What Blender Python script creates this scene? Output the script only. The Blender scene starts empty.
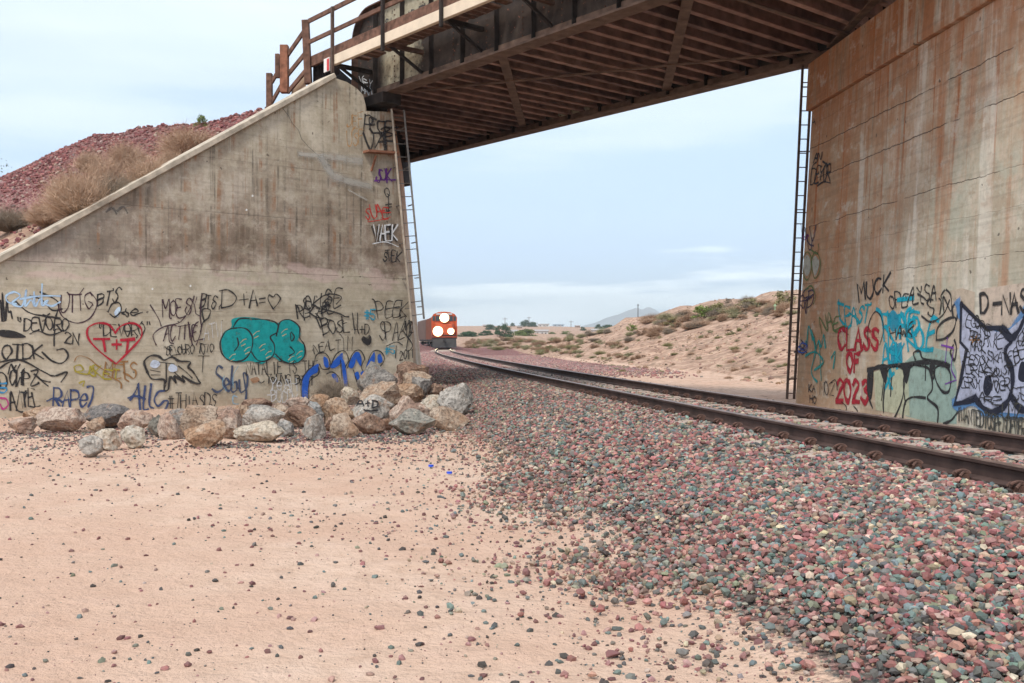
import bpy, bmesh, math, random
import numpy as np
from mathutils import Vector, Matrix
from mathutils.geometry import tessellate_polygon
from mathutils.bvhtree import BVHTree

S = bpy.context.scene
COL = S.collection
R = math.radians
CAMZ = 1.45

# ---------------------------------------------------------------- camera, sky, sun, exposure
cam_d = bpy.data.cameras.new('camera'); cam = bpy.data.objects.new('camera', cam_d); COL.objects.link(cam)
cam.location = (0, 0, CAMZ); cam.rotation_euler = (R(90), 0, 0)
cam_d.sensor_width = 36; cam_d.lens = 36 * 1000 / 1024
cam_d.shift_y = -1.5 / 1024
cam_d.clip_start = 0.05; cam_d.clip_end = 30000
S.camera = cam
S.view_settings.view_transform = 'Standard'; S.view_settings.look = 'None'
S.view_settings.exposure = 0.84; S.view_settings.gamma = 1
S.render.engine = 'CYCLES'
S.cycles.transparent_max_bounces = 32
S.cycles.max_bounces = 6
S.cycles.diffuse_bounces = 3
S.cycles.glossy_bounces = 2
S.cycles.volume_bounces = 0
SUN_EL, SUN_AZ = 52, 205         # azimuth clockwise from +Y: behind the camera, a little to its left

W = bpy.data.worlds.new('World'); S.world = W; W.use_nodes = True
wt = W.node_tree; wt.nodes.clear()
def wn(t, **k):
    n = wt.nodes.new(t)
    for a, b in k.items(): setattr(n, a, b)
    return n
out = wn('ShaderNodeOutputWorld'); bg = wn('ShaderNodeBackground'); bg.inputs[1].default_value = 0.11
sky = wn('ShaderNodeTexSky', sky_type='NISHITA', sun_disc=False)
sky.sun_elevation = R(SUN_EL); sky.sun_rotation = R(SUN_AZ); sky.air_density = 1.0; sky.dust_density = 1.5; sky.ozone_density = 1.5
tc_ = wn('ShaderNodeTexCoord'); mp = wn('ShaderNodeMapping'); mp.inputs['Scale'].default_value = (1.0, 1.0, 5.5)
wt.links.new(tc_.outputs['Generated'], mp.inputs[0])
nz = wn('ShaderNodeTexNoise'); nz.inputs['Scale'].default_value = 1.7; nz.inputs['Detail'].default_value = 7; nz.inputs['Roughness'].default_value = .55
wt.links.new(mp.outputs[0], nz.inputs['Vector'])
rp = wn('ShaderNodeValToRGB'); rp.color_ramp.elements[0].position = .36; rp.color_ramp.elements[1].position = .68
rp.color_ramp.elements[0].color = (.62, .62, .62, 1); rp.color_ramp.elements[1].color = (.93, .93, .93, 1)
wt.links.new(nz.outputs[0], rp.inputs[0])
# cloud sheet brightness: a soft veil, brighter low down behind thin cloud
sx = wn('ShaderNodeSeparateXYZ'); wt.links.new(tc_.outputs['Generated'], sx.inputs[0])
r2 = wn('ShaderNodeValToRGB'); r2.color_ramp.interpolation = 'EASE'
e = r2.color_ramp.elements; e[0].position = 0.0; e[0].color = (8.6, 9.2, 9.9, 1); e[1].position = 1.0; e[1].color = (6.4, 6.8, 7.4, 1)
for p_, c_ in ((.024, (7.4, 8.1, 8.8, 1)), (.05, (3.7, 4.75, 6.3, 1)), (.16, (3.8, 4.85, 6.35, 1)), (.24, (5.1, 5.8, 6.6, 1)), (.4, (5.9, 6.4, 7.0, 1))):
    q = e.new(p_); q.color = c_
nz2 = wn('ShaderNodeTexNoise'); nz2.inputs['Scale'].default_value = 2.6; nz2.inputs['Detail'].default_value = 6
mp2 = wn('ShaderNodeMapping'); mp2.inputs['Scale'].default_value = (1, 1, 9); mp2.inputs['Location'].default_value = (3, 1, 0)
wt.links.new(tc_.outputs['Generated'], mp2.inputs[0]); wt.links.new(mp2.outputs[0], nz2.inputs['Vector'])
ad = wn('ShaderNodeMath', operation='MULTIPLY_ADD'); ad.inputs[1].default_value = .30; wt.links.new(nz2.outputs[0], ad.inputs[0])
sb = wn('ShaderNodeMath', operation='SUBTRACT'); sb.inputs[1].default_value = .150
wt.links.new(sx.outputs[2], sb.inputs[0]); wt.links.new(sb.outputs[0], ad.inputs[2]); wt.links.new(ad.outputs[0], r2.inputs[0])
mx = wn('ShaderNodeMix', data_type='RGBA')
wt.links.new(rp.outputs[0], mx.inputs[0]); wt.links.new(sky.outputs[0], mx.inputs[6]); wt.links.new(r2.outputs[0], mx.inputs[7])
wt.links.new(mx.outputs[2], bg.inputs[0]); wt.links.new(bg.outputs[0], out.inputs[0])

sun_d = bpy.data.lights.new('sun', 'SUN'); sun_d.energy = 1.7; sun_d.angle = R(11); sun_d.color = (1, .95, .87)
sun = bpy.data.objects.new('sun', sun_d); COL.objects.link(sun)
az = R(SUN_AZ); el = R(SUN_EL)
sv = Vector((math.sin(az) * math.cos(el), math.cos(az) * math.cos(el), math.sin(el)))
sun.rotation_euler = sv.to_track_quat('Z', 'Y').to_euler(); sun.location = (0, -20, 40)

# ---------------------------------------------------------------- helpers
rng = np.random.default_rng(7); random.seed(7)
def tag(o, label=None, cat=None, group=None, kind=None):
    if label: o['label'] = label
    if cat: o['category'] = cat
    if group: o['group'] = group
    if kind: o['kind'] = kind
    return o
def empty(name, loc=(0, 0, 0), rz=0, **k):
    o = bpy.data.objects.new(name, None); COL.objects.link(o); o.location = loc; o.rotation_euler = (0, 0, rz)
    o.empty_display_size = .2
    return tag(o, **k)
def copy_tree(o, parent=None):
    c = o.copy(); COL.objects.link(c); c.parent = parent
    for ch in o.children: copy_tree(ch, c)
    return c

class MB:
    def __init__(s): s.v = []; s.f = []; s.uv = {}; s.mi = []
    def add(s, vs, fs, m=0):
        b = len(s.v); s.v += [tuple(p) for p in vs]
        for f in fs: s.f.append(tuple(b + i for i in f)); s.mi.append(m)
        return s
    def hexa(s, p, m=0):          # 8 points: bottom 4 ccw, top 4
        return s.add(p, [(3, 2, 1, 0), (4, 5, 6, 7), (0, 1, 5, 4), (1, 2, 6, 5), (2, 3, 7, 6), (3, 0, 4, 7)], m)
    def box(s, c, h, ax=None, m=0):
        ax = ax or (Vector((1, 0, 0)), Vector((0, 1, 0)), Vector((0, 0, 1)))
        c = Vector(c); P = []
        for k in (-1, 1):
            for i, j in ((-1, -1), (1, -1), (1, 1), (-1, 1)):
                P.append(c + ax[0] * h[0] * i + ax[1] * h[1] * j + ax[2] * h[2] * k)
        return s.hexa(P, m)
    def bar(s, a, b, w, h, up=(0, 0, 1), m=0):   # box from a to b, w sideways, h up
        a = Vector(a); b = Vector(b); d = (b - a); L = d.length; d.normalize()
        sd = d.cross(Vector(up)).normalized(); u = sd.cross(d)
        return s.box((a + b) / 2, (L / 2, w / 2, h / 2), (d, sd, u), m)
    def tube(s, pts, r, n=8, m=0, cap=True):
        pts = [Vector(p) for p in pts]; rings = []
        rr = r if isinstance(r, (list, tuple)) else [r] * len(pts)
        ref = Vector((0, 0, 1))
        for i, p in enumerate(pts):
            d = (pts[min(i + 1, len(pts) - 1)] - pts[max(i - 1, 0)]).normalized()
            a = d.cross(ref)
            if a.length < 1e-3: a = d.cross(Vector((1, 0, 0)))
            a.normalize(); b = d.cross(a)
            rings.append([p + (a * math.cos(t * 2 * math.pi / n) + b * math.sin(t * 2 * math.pi / n)) * rr[i] for t in range(n)])
        vs = [q for rg in rings for q in rg]; fs = []
        for i in range(len(pts) - 1):
            for j in range(n):
                fs.append((i * n + j, i * n + (j + 1) % n, (i + 1) * n + (j + 1) % n, (i + 1) * n + j))
        if cap: fs.append(tuple(range(n))[::-1]); fs.append(tuple((len(pts) - 1) * n + j for j in range(n)))
        return s.add(vs, fs, m)
    def prism(s, poly, vec, m=0):
        n = len(poly); poly = [Vector(p) for p in poly]; vec = Vector(vec)
        vs = poly + [p + vec for p in poly]
        tri = tessellate_polygon([poly])
        fs = [tuple(t) for t in tri] + [tuple(i + n for i in reversed(t)) for t in tri]
        fs += [(i, (i + 1) % n, n + (i + 1) % n, n + i) for i in range(n)]
        return s.add(vs, fs, m)
    def build(s, name, mats, parent=None, smooth=False, uvf=None, bevel=0, kind=None, label=None):
        me = bpy.data.meshes.new(name); me.from_pydata(s.v, [], s.f); me.validate()
        if not isinstance(mats, (list, tuple)): mats = [mats]
        for m in mats: me.materials.append(m)
        if len(mats) > 1: me.polygons.foreach_set('material_index', s.mi)
        bm = bmesh.new(); bm.from_mesh(me); bmesh.ops.recalc_face_normals(bm, faces=bm.faces)
        if bevel:
            bmesh.ops.bevel(bm, geom=bm.edges, offset=bevel, segments=1, affect='EDGES', clamp_overlap=True)
        bm.to_mesh(me); bm.free()
        if smooth: me.polygons.foreach_set('use_smooth', [True] * len(me.polygons))
        if uvf:
            uv = me.uv_layers.new(name='UVMap')
            for l in me.loops: uv.data[l.index].uv = uvf(me.vertices[l.vertex_index].co)
        me.update()
        o = bpy.data.objects.new(name, me); COL.objects.link(o)
        if parent: o.parent = parent
        return tag(o, kind=kind, label=label)

def local(o):
    """children built in world space under an empty placed elsewhere keep their place"""
    bpy.context.view_layer.update()
    inv = o.matrix_world.inverted()
    for c in o.children:
        c.matrix_parent_inverse = inv

# value noise
_T = rng.random((256, 256))
def vn(x, y):
    x = np.asarray(x, float); y = np.asarray(y, float)
    xi = np.floor(x).astype(int); yi = np.floor(y).astype(int); fx = x - xi; fy = y - yi
    fx = fx * fx * (3 - 2 * fx); fy = fy * fy * (3 - 2 * fy)
    a = _T[xi & 255, yi & 255]; b = _T[(xi + 1) & 255, yi & 255]; c = _T[xi & 255, (yi + 1) & 255]; d = _T[(xi + 1) & 255, (yi + 1) & 255]
    return (a * (1 - fx) + b * fx) * (1 - fy) + (c * (1 - fx) + d * fx) * fy - .5
def fbm(x, y, o=4):
    s = 0; a = 1
    for i in range(o):
        s = s + a * vn(x * 2 ** i + 13.7 * i, y * 2 ** i + 7.3 * i); a *= .5
    return s
def sst(a, b, x):
    t = np.clip((np.asarray(x, float) - a) / (b - a), 0, 1); return t * t * (3 - 2 * t)

# ---------------------------------------------------------------- materials
class M:
    def __init__(s, name):
        s.m = bpy.data.materials.new(name); s.m.use_nodes = True; s.t = s.m.node_tree
        s.b = s.t.nodes['Principled BSDF']; s.o = s.t.nodes['Material Output']
        s.b.inputs['Specular IOR Level'].default_value = .25
    def n(s, t, **k):
        q = s.t.nodes.new(t)
        for a, b in k.items(): setattr(q, a, b)
        return q
    def l(s, a, b): s.t.links.new(a, b)
    def val(s, inp, v):
        if hasattr(v, 'is_output') or isinstance(v, bpy.types.NodeSocket): s.l(v, inp)
        else: inp.default_value = v
    def vec(s, kind='Object', sc=(1, 1, 1)):
        t = s.n('ShaderNodeTexCoord'); mp = s.n('ShaderNodeMapping'); mp.inputs['Scale'].default_value = sc
        if kind == 'World': g = s.n('ShaderNodeNewGeometry'); s.l(g.outputs['Position'], mp.inputs[0])
        else: s.l(t.outputs[kind], mp.inputs[0])
        return mp.outputs[0]
    def noise(s, v, scale=5, det=4, rough=.55, dist=0):
        q = s.n('ShaderNodeTexNoise'); q.inputs['Scale'].default_value = scale; q.inputs['Detail'].default_value = det
        q.inputs['Roughness'].default_value = rough; q.inputs['Distortion'].default_value = dist; s.l(v, q.inputs['Vector']); return q.outputs[0]
    def ramp(s, f, pts, mode='LINEAR'):
        q = s.n('ShaderNodeValToRGB'); q.color_ramp.interpolation = mode; e = q.color_ramp.elements
        def c4(c): return (c, c, c, 1) if isinstance(c, (int, float)) else tuple(c) + (1,)
        e[0].position = pts[0][0]; e[0].color = c4(pts[0][1]); e[1].position = pts[-1][0]; e[1].color = c4(pts[-1][1])
        for p, c in pts[1:-1]: x = e.new(p); x.color = c4(c)
        s.val(q.inputs[0], f); return q.outputs[0]
    def mix(s, f, a, b, mode='MIX'):
        q = s.n('ShaderNodeMix', data_type='RGBA', blend_type=mode)
        for i, v in ((0, f), (6, a), (7, b)):
            if isinstance(v, tuple) and len(v) == 3: v = v + (1,)
            s.val(q.inputs[i], v)
        return q.outputs[2]
    def math(s, op, a, b=0.0, c=0.0, clamp=False):
        q = s.n('ShaderNodeMath', operation=op, use_clamp=clamp)
        for i, v in enumerate((a, b, c)): s.val(q.inputs[i], v)
        return q.outputs[0]
    def sm(s, x, a, b):
        q = s.n('ShaderNodeMapRange', interpolation_type='SMOOTHSTEP'); s.val(q.inputs[0], x)
        s.val(q.inputs[1], a); s.val(q.inputs[2], b); return q.outputs[0]
    def bump(s, h, st=.5, dist=.02, prev=None):
        q = s.n('ShaderNodeBump'); q.inputs['Strength'].default_value = st; q.inputs['Distance'].default_value = dist
        s.l(h, q.inputs['Height'])
        if prev: s.l(prev, q.inputs['Normal'])
        return q.outputs[0]
    def done(s, col=None, rough=.9, nrm=None, metal=0):
        if col is not None:
            if isinstance(col, tuple) and len(col) == 3: col = col + (1,)
            s.val(s.b.inputs['Base Color'], col)
        s.val(s.b.inputs['Roughness'], rough); s.val(s.b.inputs['Metallic'], metal)
        if nrm: s.l(nrm, s.b.inputs['Normal'])
        return s.m

def simple(name, c, rough=.85, var=.25, scale=6, bump=.2, metal=0, c2=None):
    m = M(name); v = m.vec('Object'); n = m.noise(v, scale, 6)
    c2 = c2 or tuple(x * (1 - var) for x in c); hi = tuple(min(1, x * (1 + var)) for x in c)
    return m.done(m.ramp(n, [(.3, c2), (.7, hi)]), rough, m.bump(m.noise(v, scale * 5, 5), bump, .01) if bump else None, metal)

def mat_concrete(left):
    m = M('weathered_concrete_wing' if left else 'rust_stained_concrete')
    t = m.n('ShaderNodeUVMap'); uv = t.outputs[0]
    sp = m.n('ShaderNodeSeparateXYZ'); m.l(uv, sp.inputs[0]); U, V = sp.outputs[0], sp.outputs[1]
    def mp(sx, sy, loc=(0, 0, 0)):
        q = m.n('ShaderNodeMapping'); q.inputs['Scale'].default_value = (sx, sy, 1); q.inputs['Location'].default_value = loc; m.l(uv, q.inputs[0]); return q.outputs[0]
    nb = m.noise(mp(1, 1), .9, 6, .6); nf = m.noise(mp(1, 1), 9, 7, .65); ns = m.noise(mp(3.2, .22), 1.6, 6, .6); ns2 = m.noise(mp(6, .15, (4, 2, 0)), 1.2, 5, .6)
    nblot = m.noise(mp(1, 1.3, (7, 3, 0)), 1.8, 7, .7); nb2 = m.noise(mp(1, .8, (2, 5, 0)), 1.1, 8, .7)
    board = m.noise(mp(.25, 6.6), 1.5, 3, .5)
    if left:
        col = m.ramp(nb2, [(.36, (.38, .32, .235)), (.5, (.49, .43, .325)), (.62, (.59, .53, .42))])
        wob = m.math('MULTIPLY_ADD', m.sm(ns, .3, .7), .22, m.math('MULTIPLY_ADD', nb, .6, 2.55))
        up = m.math('MULTIPLY', m.sm(V, wob, m.math('ADD', wob, .08)), m.sm(m.math('MULTIPLY_ADD', ns, .9, m.math('MULTIPLY', V, -.16)), -.75, .05))
        up = m.math('MULTIPLY', up, m.sm(V, 7.6, 4.9))
        up = m.math('MULTIPLY', up, m.sm(nblot, .22, .52))
        col = m.mix(m.math('MULTIPLY', up, .95), col, m.ramp(nb2, [(.38, (.15, .105, .075)), (.5, (.255, .19, .145)), (.61, (.42, .35, .285))]))
        wl = m.math('MULTIPLY', m.sm(ns2, .52, .60), m.sm(V, 3.2, 4)); col = m.mix(m.math('MULTIPLY', wl, .35), col, (.42, .37, .30))
        gl = m.math('MULTIPLY', m.sm(U, 3.5, -.5), m.sm(V, 2.6, 3.2)); col = m.mix(m.math('MULTIPLY', gl, .7), col, (.33, .305, .265))
        # pale band just under the brown wash
        pb = m.math('MULTIPLY', m.sm(V, 2.55, 2.9), m.sm(V, 3.15, 3.0)); col = m.mix(m.math('MULTIPLY', m.math('MULTIPLY', pb, m.sm(nblot, .45, .6)), .6), col, (.52, .42, .36))
        # rusty drips
        dr = m.math('MULTIPLY', m.sm(ns2, .53, .62), m.math('MULTIPLY', m.sm(V, 2.7, 3.8), m.sm(nblot, .42, .6)))
        col = m.mix(m.math('MULTIPLY', dr, .8), col, (.30, .155, .08))
        dk = m.math('MULTIPLY', m.sm(ns2, .47, .36), m.math('MULTIPLY', m.sm(V, 2.8, 3.3), m.sm(nblot, .38, .6))); col = m.mix(m.math('MULTIPLY', dk, .75), col, (.10, .082, .062))
        lite = m.math('MULTIPLY', m.sm(nblot, .62, .70), m.sm(V, 4.4, 5.0)); col = m.mix(m.math('MULTIPLY', lite, .6), col, (.52, .49, .43)); pk = m.math('MULTIPLY', m.sm(m.noise(mp(.5, 1.4, (3, 8, 0)), 1.6, 3, .4), .55, .6), m.sm(m.math('ABSOLUTE', m.math('SUBTRACT', V, 2.9)), .32, .22)); col = m.mix(m.math('MULTIPLY', pk, .6), col, (.58, .44, .39))
        lines = ((2.93, .010, .5), (2.05, .008, .4), (4.15, .008, .4), (1.2, .006, .3), (5.3, .008, .35))
    else:
        col = m.ramp(nb2, [(.36, (.44, .355, .26)), (.5, (.56, .485, .37)), (.63, (.68, .61, .50))])
        rz = m.math('MULTIPLY_ADD', U, -.030, .88)
        wash = m.math('MULTIPLY', m.sm(ns, .36, .62), m.math('MULTIPLY', rz, m.sm(V, -2.5, 5.5)))
        col = m.mix(m.math('MULTIPLY', wash, .8, clamp=True), col, (.50, .26, .14))
        lf = m.math('MULTIPLY', m.sm(U, 5.0, .5), m.sm(nblot, .22, .5)); col = m.mix(m.math('MULTIPLY', lf, .75), col, (.42, .235, .12))
        st = m.math('MULTIPLY', m.sm(ns2, .57, .66), m.sm(V, .8, 4.0)); col = m.mix(m.math('MULTIPLY', st, .95), col, (.40, .135, .045))
        gr = m.math('MULTIPLY', m.math('MULTIPLY', m.sm(U, 3.2, 6.0), m.sm(V, 5.2, 3.6)), m.sm(nblot, .34, .58)); col = m.mix(m.math('MULTIPLY', gr, .8), col, (.45, .46, .37))
        nw = m.noise(mp(1.1, .10, (9, 1, 0)), 1.3, 6, .6); wb = m.math('MULTIPLY', m.sm(nw, .52, .64), m.sm(V, -1.5, 4.5)); col = m.mix(m.math('MULTIPLY', wb, .8), col, (.46, .20, .095))
        tp = m.math('MULTIPLY', m.sm(V, 4.9, 6.6), m.sm(ns, .30, .56)); col = m.mix(m.math('MULTIPLY', tp, .8), col, (.40, .165, .075))
        wc = m.math('MULTIPLY', m.sm(nw, .44, .36), m.sm(U, 1.0, 3.0)); col = m.mix(m.math('MULTIPLY', wc, .75), col, (.72, .67, .57))
        bl = m.math('MULTIPLY', m.sm(nblot, .46, .56), m.math('MULTIPLY', m.sm(V, 1.2, 4.0), m.sm(nb, .38, .55))); col = m.mix(m.math('MULTIPLY', bl, .42), col, (.40, .20, .10))
        wv2 = m.math('MULTIPLY', m.sm(nblot, .45, .36), m.sm(ns, .42, .55)); col = m.mix(m.math('MULTIPLY', wv2, .55), col, (.60, .55, .46))
        dk = m.math('MULTIPLY', m.sm(ns, .43, .33), m.sm(V, 3.5, 6)); col = m.mix(m.math('MULTIPLY', dk, .4), col, (.13, .095, .07))
        wv = m.math('MULTIPLY', m.sm(nblot, .66, .72), m.sm(ns2, .4, .6)); col = m.mix(m.math('MULTIPLY', wv, .6), col, (.66, .62, .55))
        lines = ((5.45, .013, .85), (4.77, .013, .85), (3.80, .012, .75), (2.62, .009, .7), (3.25, .006, .4), (5.95, .006, .4), (1.5, .006, .3))
    wobl = m.math('MULTIPLY_ADD', m.noise(mp(1.3, .4), 1.0, 5, .7), .16, -.08)
    Vw = m.math('ADD', V, wobl) if not left else m.math('MULTIPLY_ADD', wobl, .12, V)
    lh = None
    mot = m.noise(mp(1, 1, (5, 5, 0)), 3.4, 8, .75); col = m.mix(m.math('MULTIPLY', m.sm(mot, .44, .34), .28), col, m.mix(.6, col, (.07, .055, .045))); col = m.mix(m.math('MULTIPLY', m.sm(mot, .54, .66), .35), col, (.62, .56, .47))
    for c, w, a in lines:
        d = m.math('ABSOLUTE', m.math('SUBTRACT', Vw, c))
        f = m.math('MULTIPLY', m.sm(d, w, w * .25), m.math('MULTIPLY', m.sm(m.noise(mp(.9, .2, (c, 0, 0)), 1.5, 4), .36, .52), a))
        col = m.mix(f, col, (.05, .038, .03)); lh = f if lh is None else m.math('MAXIMUM', lh, f)
    pit = m.math('MULTIPLY', m.sm(m.noise(mp(1, 1, (1, 9, 0)), 6.5, 2, .4), .735, .76), .7)
    col = m.mix(pit, col, (.07, .055, .045))
    col = m.mix(m.math('MULTIPLY', m.sm(nf, .46, .66), .28), col, m.mix(.55, col, (.08, .065, .05)))
    col = m.mix(m.math('MULTIPLY', m.sm(board, .52, .62), .15), col, (.12, .10, .08))
    low = m.math('MULTIPLY', m.sm(V, .45, .0), m.sm(nf, .2, .7)); col = m.mix(m.math('MULTIPLY', low, .5), col, (.45, .31, .21))
    h = m.math('ADD', m.math('MULTIPLY', nf, .4), m.math('SUBTRACT', m.math('MULTIPLY', board, .8), m.math('ADD', lh, pit)))
    return m.done(col, .92, m.bump(h, .55, .012))

CW = mat_concrete(True); CR = mat_concrete(False)
COPE = simple('pale_coping_concrete', (.44, .38, .30), .9, .40, 4, .4)
RUST = simple('rusty_brown_steel', (.105, .058, .042), .8, .45, 5, .4)
RUSTD = simple('dark_steel', (.030, .023, .020), .85, .5, 5, .4)
RIBS = [simple('reddish_timber_beam', (.27, .165, .135), .9, .45, 3, .5), simple('pale_reddish_beam', (.34, .22, .18), .9, .5, 3, .5), simple('dark_brown_beam', (.17, .105, .09), .9, .5, 3, .5)]
RIBM = simple('reddish_timber_beam', (.34, .19, .15), .9, .45, 3, .5)
DECKM = simple('painted_shade_dark', (.016, .010, .010), .95, .5, 3, .5)  # near-black colour carries the shade between deck beams and behind the seat
FLNG = simple('brown_flange_steel', (.145, .095, .07), .8, .4, 4, .4)
WOOD = simple('old_brown_timber', (.135, .072, .050), .9, .5, 7, .6)
WOODR = simple('reddish_post_timber', (.23, .10, .06), .9, .4, 8, .6)
BEIGE = simple('beige_painted_beam', (.66, .55, .42), .7, .10, 3, .15)
PIPE = simple('galvanised_pipe', (.36, .30, .23), .5, .3, 9, .2, .3)
LADM = simple('weathered_ladder_steel', (.17, .155, .14), .6, .35, 9, .2, .3)
BRN = simple('brown_ladder_steel', (.10, .065, .05), .7, .35, 9, .2, .2)
TIEM = simple('dusty_concrete_tie', (.40, .32, .27), .95, .25, 9, .6)
CLIPM = simple('rusted_clip_steel', (.10, .055, .042), .75, .5, 20, .4)
RAILM = simple('rusted_rail_side', (.065, .040, .034), .7, .45, 4, .3)
RAILT = simple('worn_rail_head', (.23, .155, .125), .38, .35, 6, .1, .6)

def mat_web():
    m = M('girder_web_paint'); t = m.n('ShaderNodeUVMap'); uv = t.outputs[0]
    sp = m.n('ShaderNodeSeparateXYZ'); m.l(uv, sp.inputs[0]); U, V = sp.outputs[0], sp.outputs[1]
    n = m.noise(uv, 2.2, 6, .65); n2 = m.noise(uv, 9, 5, .6)
    k = m.math('MAXIMUM', m.sm(m.math('ADD', U, m.math('MULTIPLY', n, 1.6)), 3.0, 2.5), m.math('MULTIPLY', m.sm(V, 1.25, 1.4), m.sm(U, 9, 6)))
    k = m.math('MULTIPLY', k, m.sm(n2, .25, .45))
    k = m.math('MULTIPLY', k, m.sm(U, .35, .75))
    dark = m.ramp(n, [(.35, (.022, .018, .016)), (.7, (.07, .052, .042))])
    dark = m.mix(m.sm(n2, .62, .72), dark, (.30, .12, .08))
    col = m.mix(k, dark, m.ramp(n2, [(.3, (.26, .23, .16)), (.7, (.42, .38, .28))]))
    return m.done(col, .8, m.bump(n2, .3, .01))
WEB = mat_web()

def mat_ground():
    m = M('sand_and_ballast_ground'); v = m.vec('World')
    a = m.n('ShaderNodeAttribute'); a.attribute_name = 'surf'; sp = m.n('ShaderNodeSeparateColor'); m.l(a.outputs['Color'], sp.inputs[0])
    bw, hw, rw = sp.outputs[0], sp.outputs[1], sp.outputs[2]
    n1 = m.noise(v, .5, 6, .6); n2 = m.noise(v, 4, 6, .65); n3 = m.noise(v, 40, 5, .7); n4 = m.noise(v, 1.6, 5, .6, .6)
    sand = m.ramp(n2, [(.3, (.55, .375, .275)), (.5, (.63, .45, .34)), (.72, (.70, .52, .41))])
    sand = m.mix(m.math('MULTIPLY', m.sm(n1, .40, .58), .6), sand, (.56, .355, .255))
    sand = m.mix(m.math('MULTIPLY', m.sm(n3, .58, .68), .3), sand, (.42, .29, .21))
    hill = m.ramp(n4, [(.32, (.20, .12, .085)), (.46, (.36, .225, .16)), (.62, (.52, .355, .26))])
    hill = m.mix(m.math('MULTIPLY', m.sm(n2, .5, .62), .4), hill, (.26, .18, .12))
    scr = m.math('MULTIPLY', m.sm(m.noise(v, .9, 6, .75), .52, .6), .55); hill = m.mix(scr, hill, (.17, .125, .08))
    vor = m.n('ShaderNodeTexVoronoi'); vor.inputs['Scale'].default_value = 24; m.l(v, vor.inputs['Vector'])
    sc = m.n('ShaderNodeSeparateColor'); m.l(vor.outputs['Color'], sc.inputs[0])
    bal = m.ramp(sc.outputs[0], [(0, (.10, .085, .08)), (.2, (.27, .12, .12)), (.42, (.40, .22, .20)), (.6, (.16, .19, .18)), (.8, (.38, .30, .25)), (1, (.24, .12, .11))], 'CONSTANT')
    bal = m.mix(.5, bal, (.17, .125, .10))
    red = m.ramp(sc.outputs[1], [(0, (.18, .065, .065)), (.3, (.27, .105, .10)), (.6, (.40, .20, .18)), (.85, (.42, .30, .25)), (1, (.2, .1, .09))], 'CONSTANT')
    jit = m.math('MULTIPLY_ADD', n3, .5, -.25); j2 = m.math('MULTIPLY_ADD', n2, .6, -.3)
    jj = m.math('ADD', jit, j2)
    col = m.mix(m.sm(m.math('ADD', hw, j2), .4, .6), sand, hill)
    col = m.mix(m.sm(m.math('ADD', bw, jj), .45, .55), col, bal)
    col = m.mix(m.sm(m.math('ADD', rw, jj), .45, .55), col, red)
    n5 = m.noise(v, 13, 5, .7); sand = m.mix(m.math('MULTIPLY', m.sm(n5, .5, .66), .22), sand, (.47, .32, .235))
    col = m.mix(m.sm(m.math('ADD', hw, j2), .4, .6), sand, hill)
    col = m.mix(m.sm(m.math('ADD', bw, jj), .45, .55), col, bal)
    col = m.mix(m.sm(m.math('ADD', rw, jj), .45, .55), col, red)
    h = m.math('ADD', m.math('MULTIPLY', n3, .35), m.math('ADD', m.math('ADD', n2, n5), m.math('MULTIPLY', n4, .8)))
    vh = m.math('MULTIPLY', m.math('MULTIPLY', vor.outputs['Distance'], -3.0), m.math('MAXIMUM', bw, rw))
    nb = m.bump(m.math('ADD', h, vh), .85, .05)
    return m.done(col, .97, nb)
GRD = mat_ground()

def mat_stone(name='broken_stone'):
    m = M(name); a = m.n('ShaderNodeAttribute'); a.attribute_name = 'tint'; v = m.vec('World')
    n = m.noise(v, 60, 4, .6)
    col = m.mix(m.sm(n, .35, .7), m.mix(.35, a.outputs['Color'], (.12, .1, .09)), a.outputs['Color'])
    return m.done(col, .85, m.bump(n, .3, .004))
STN = mat_stone()

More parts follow.
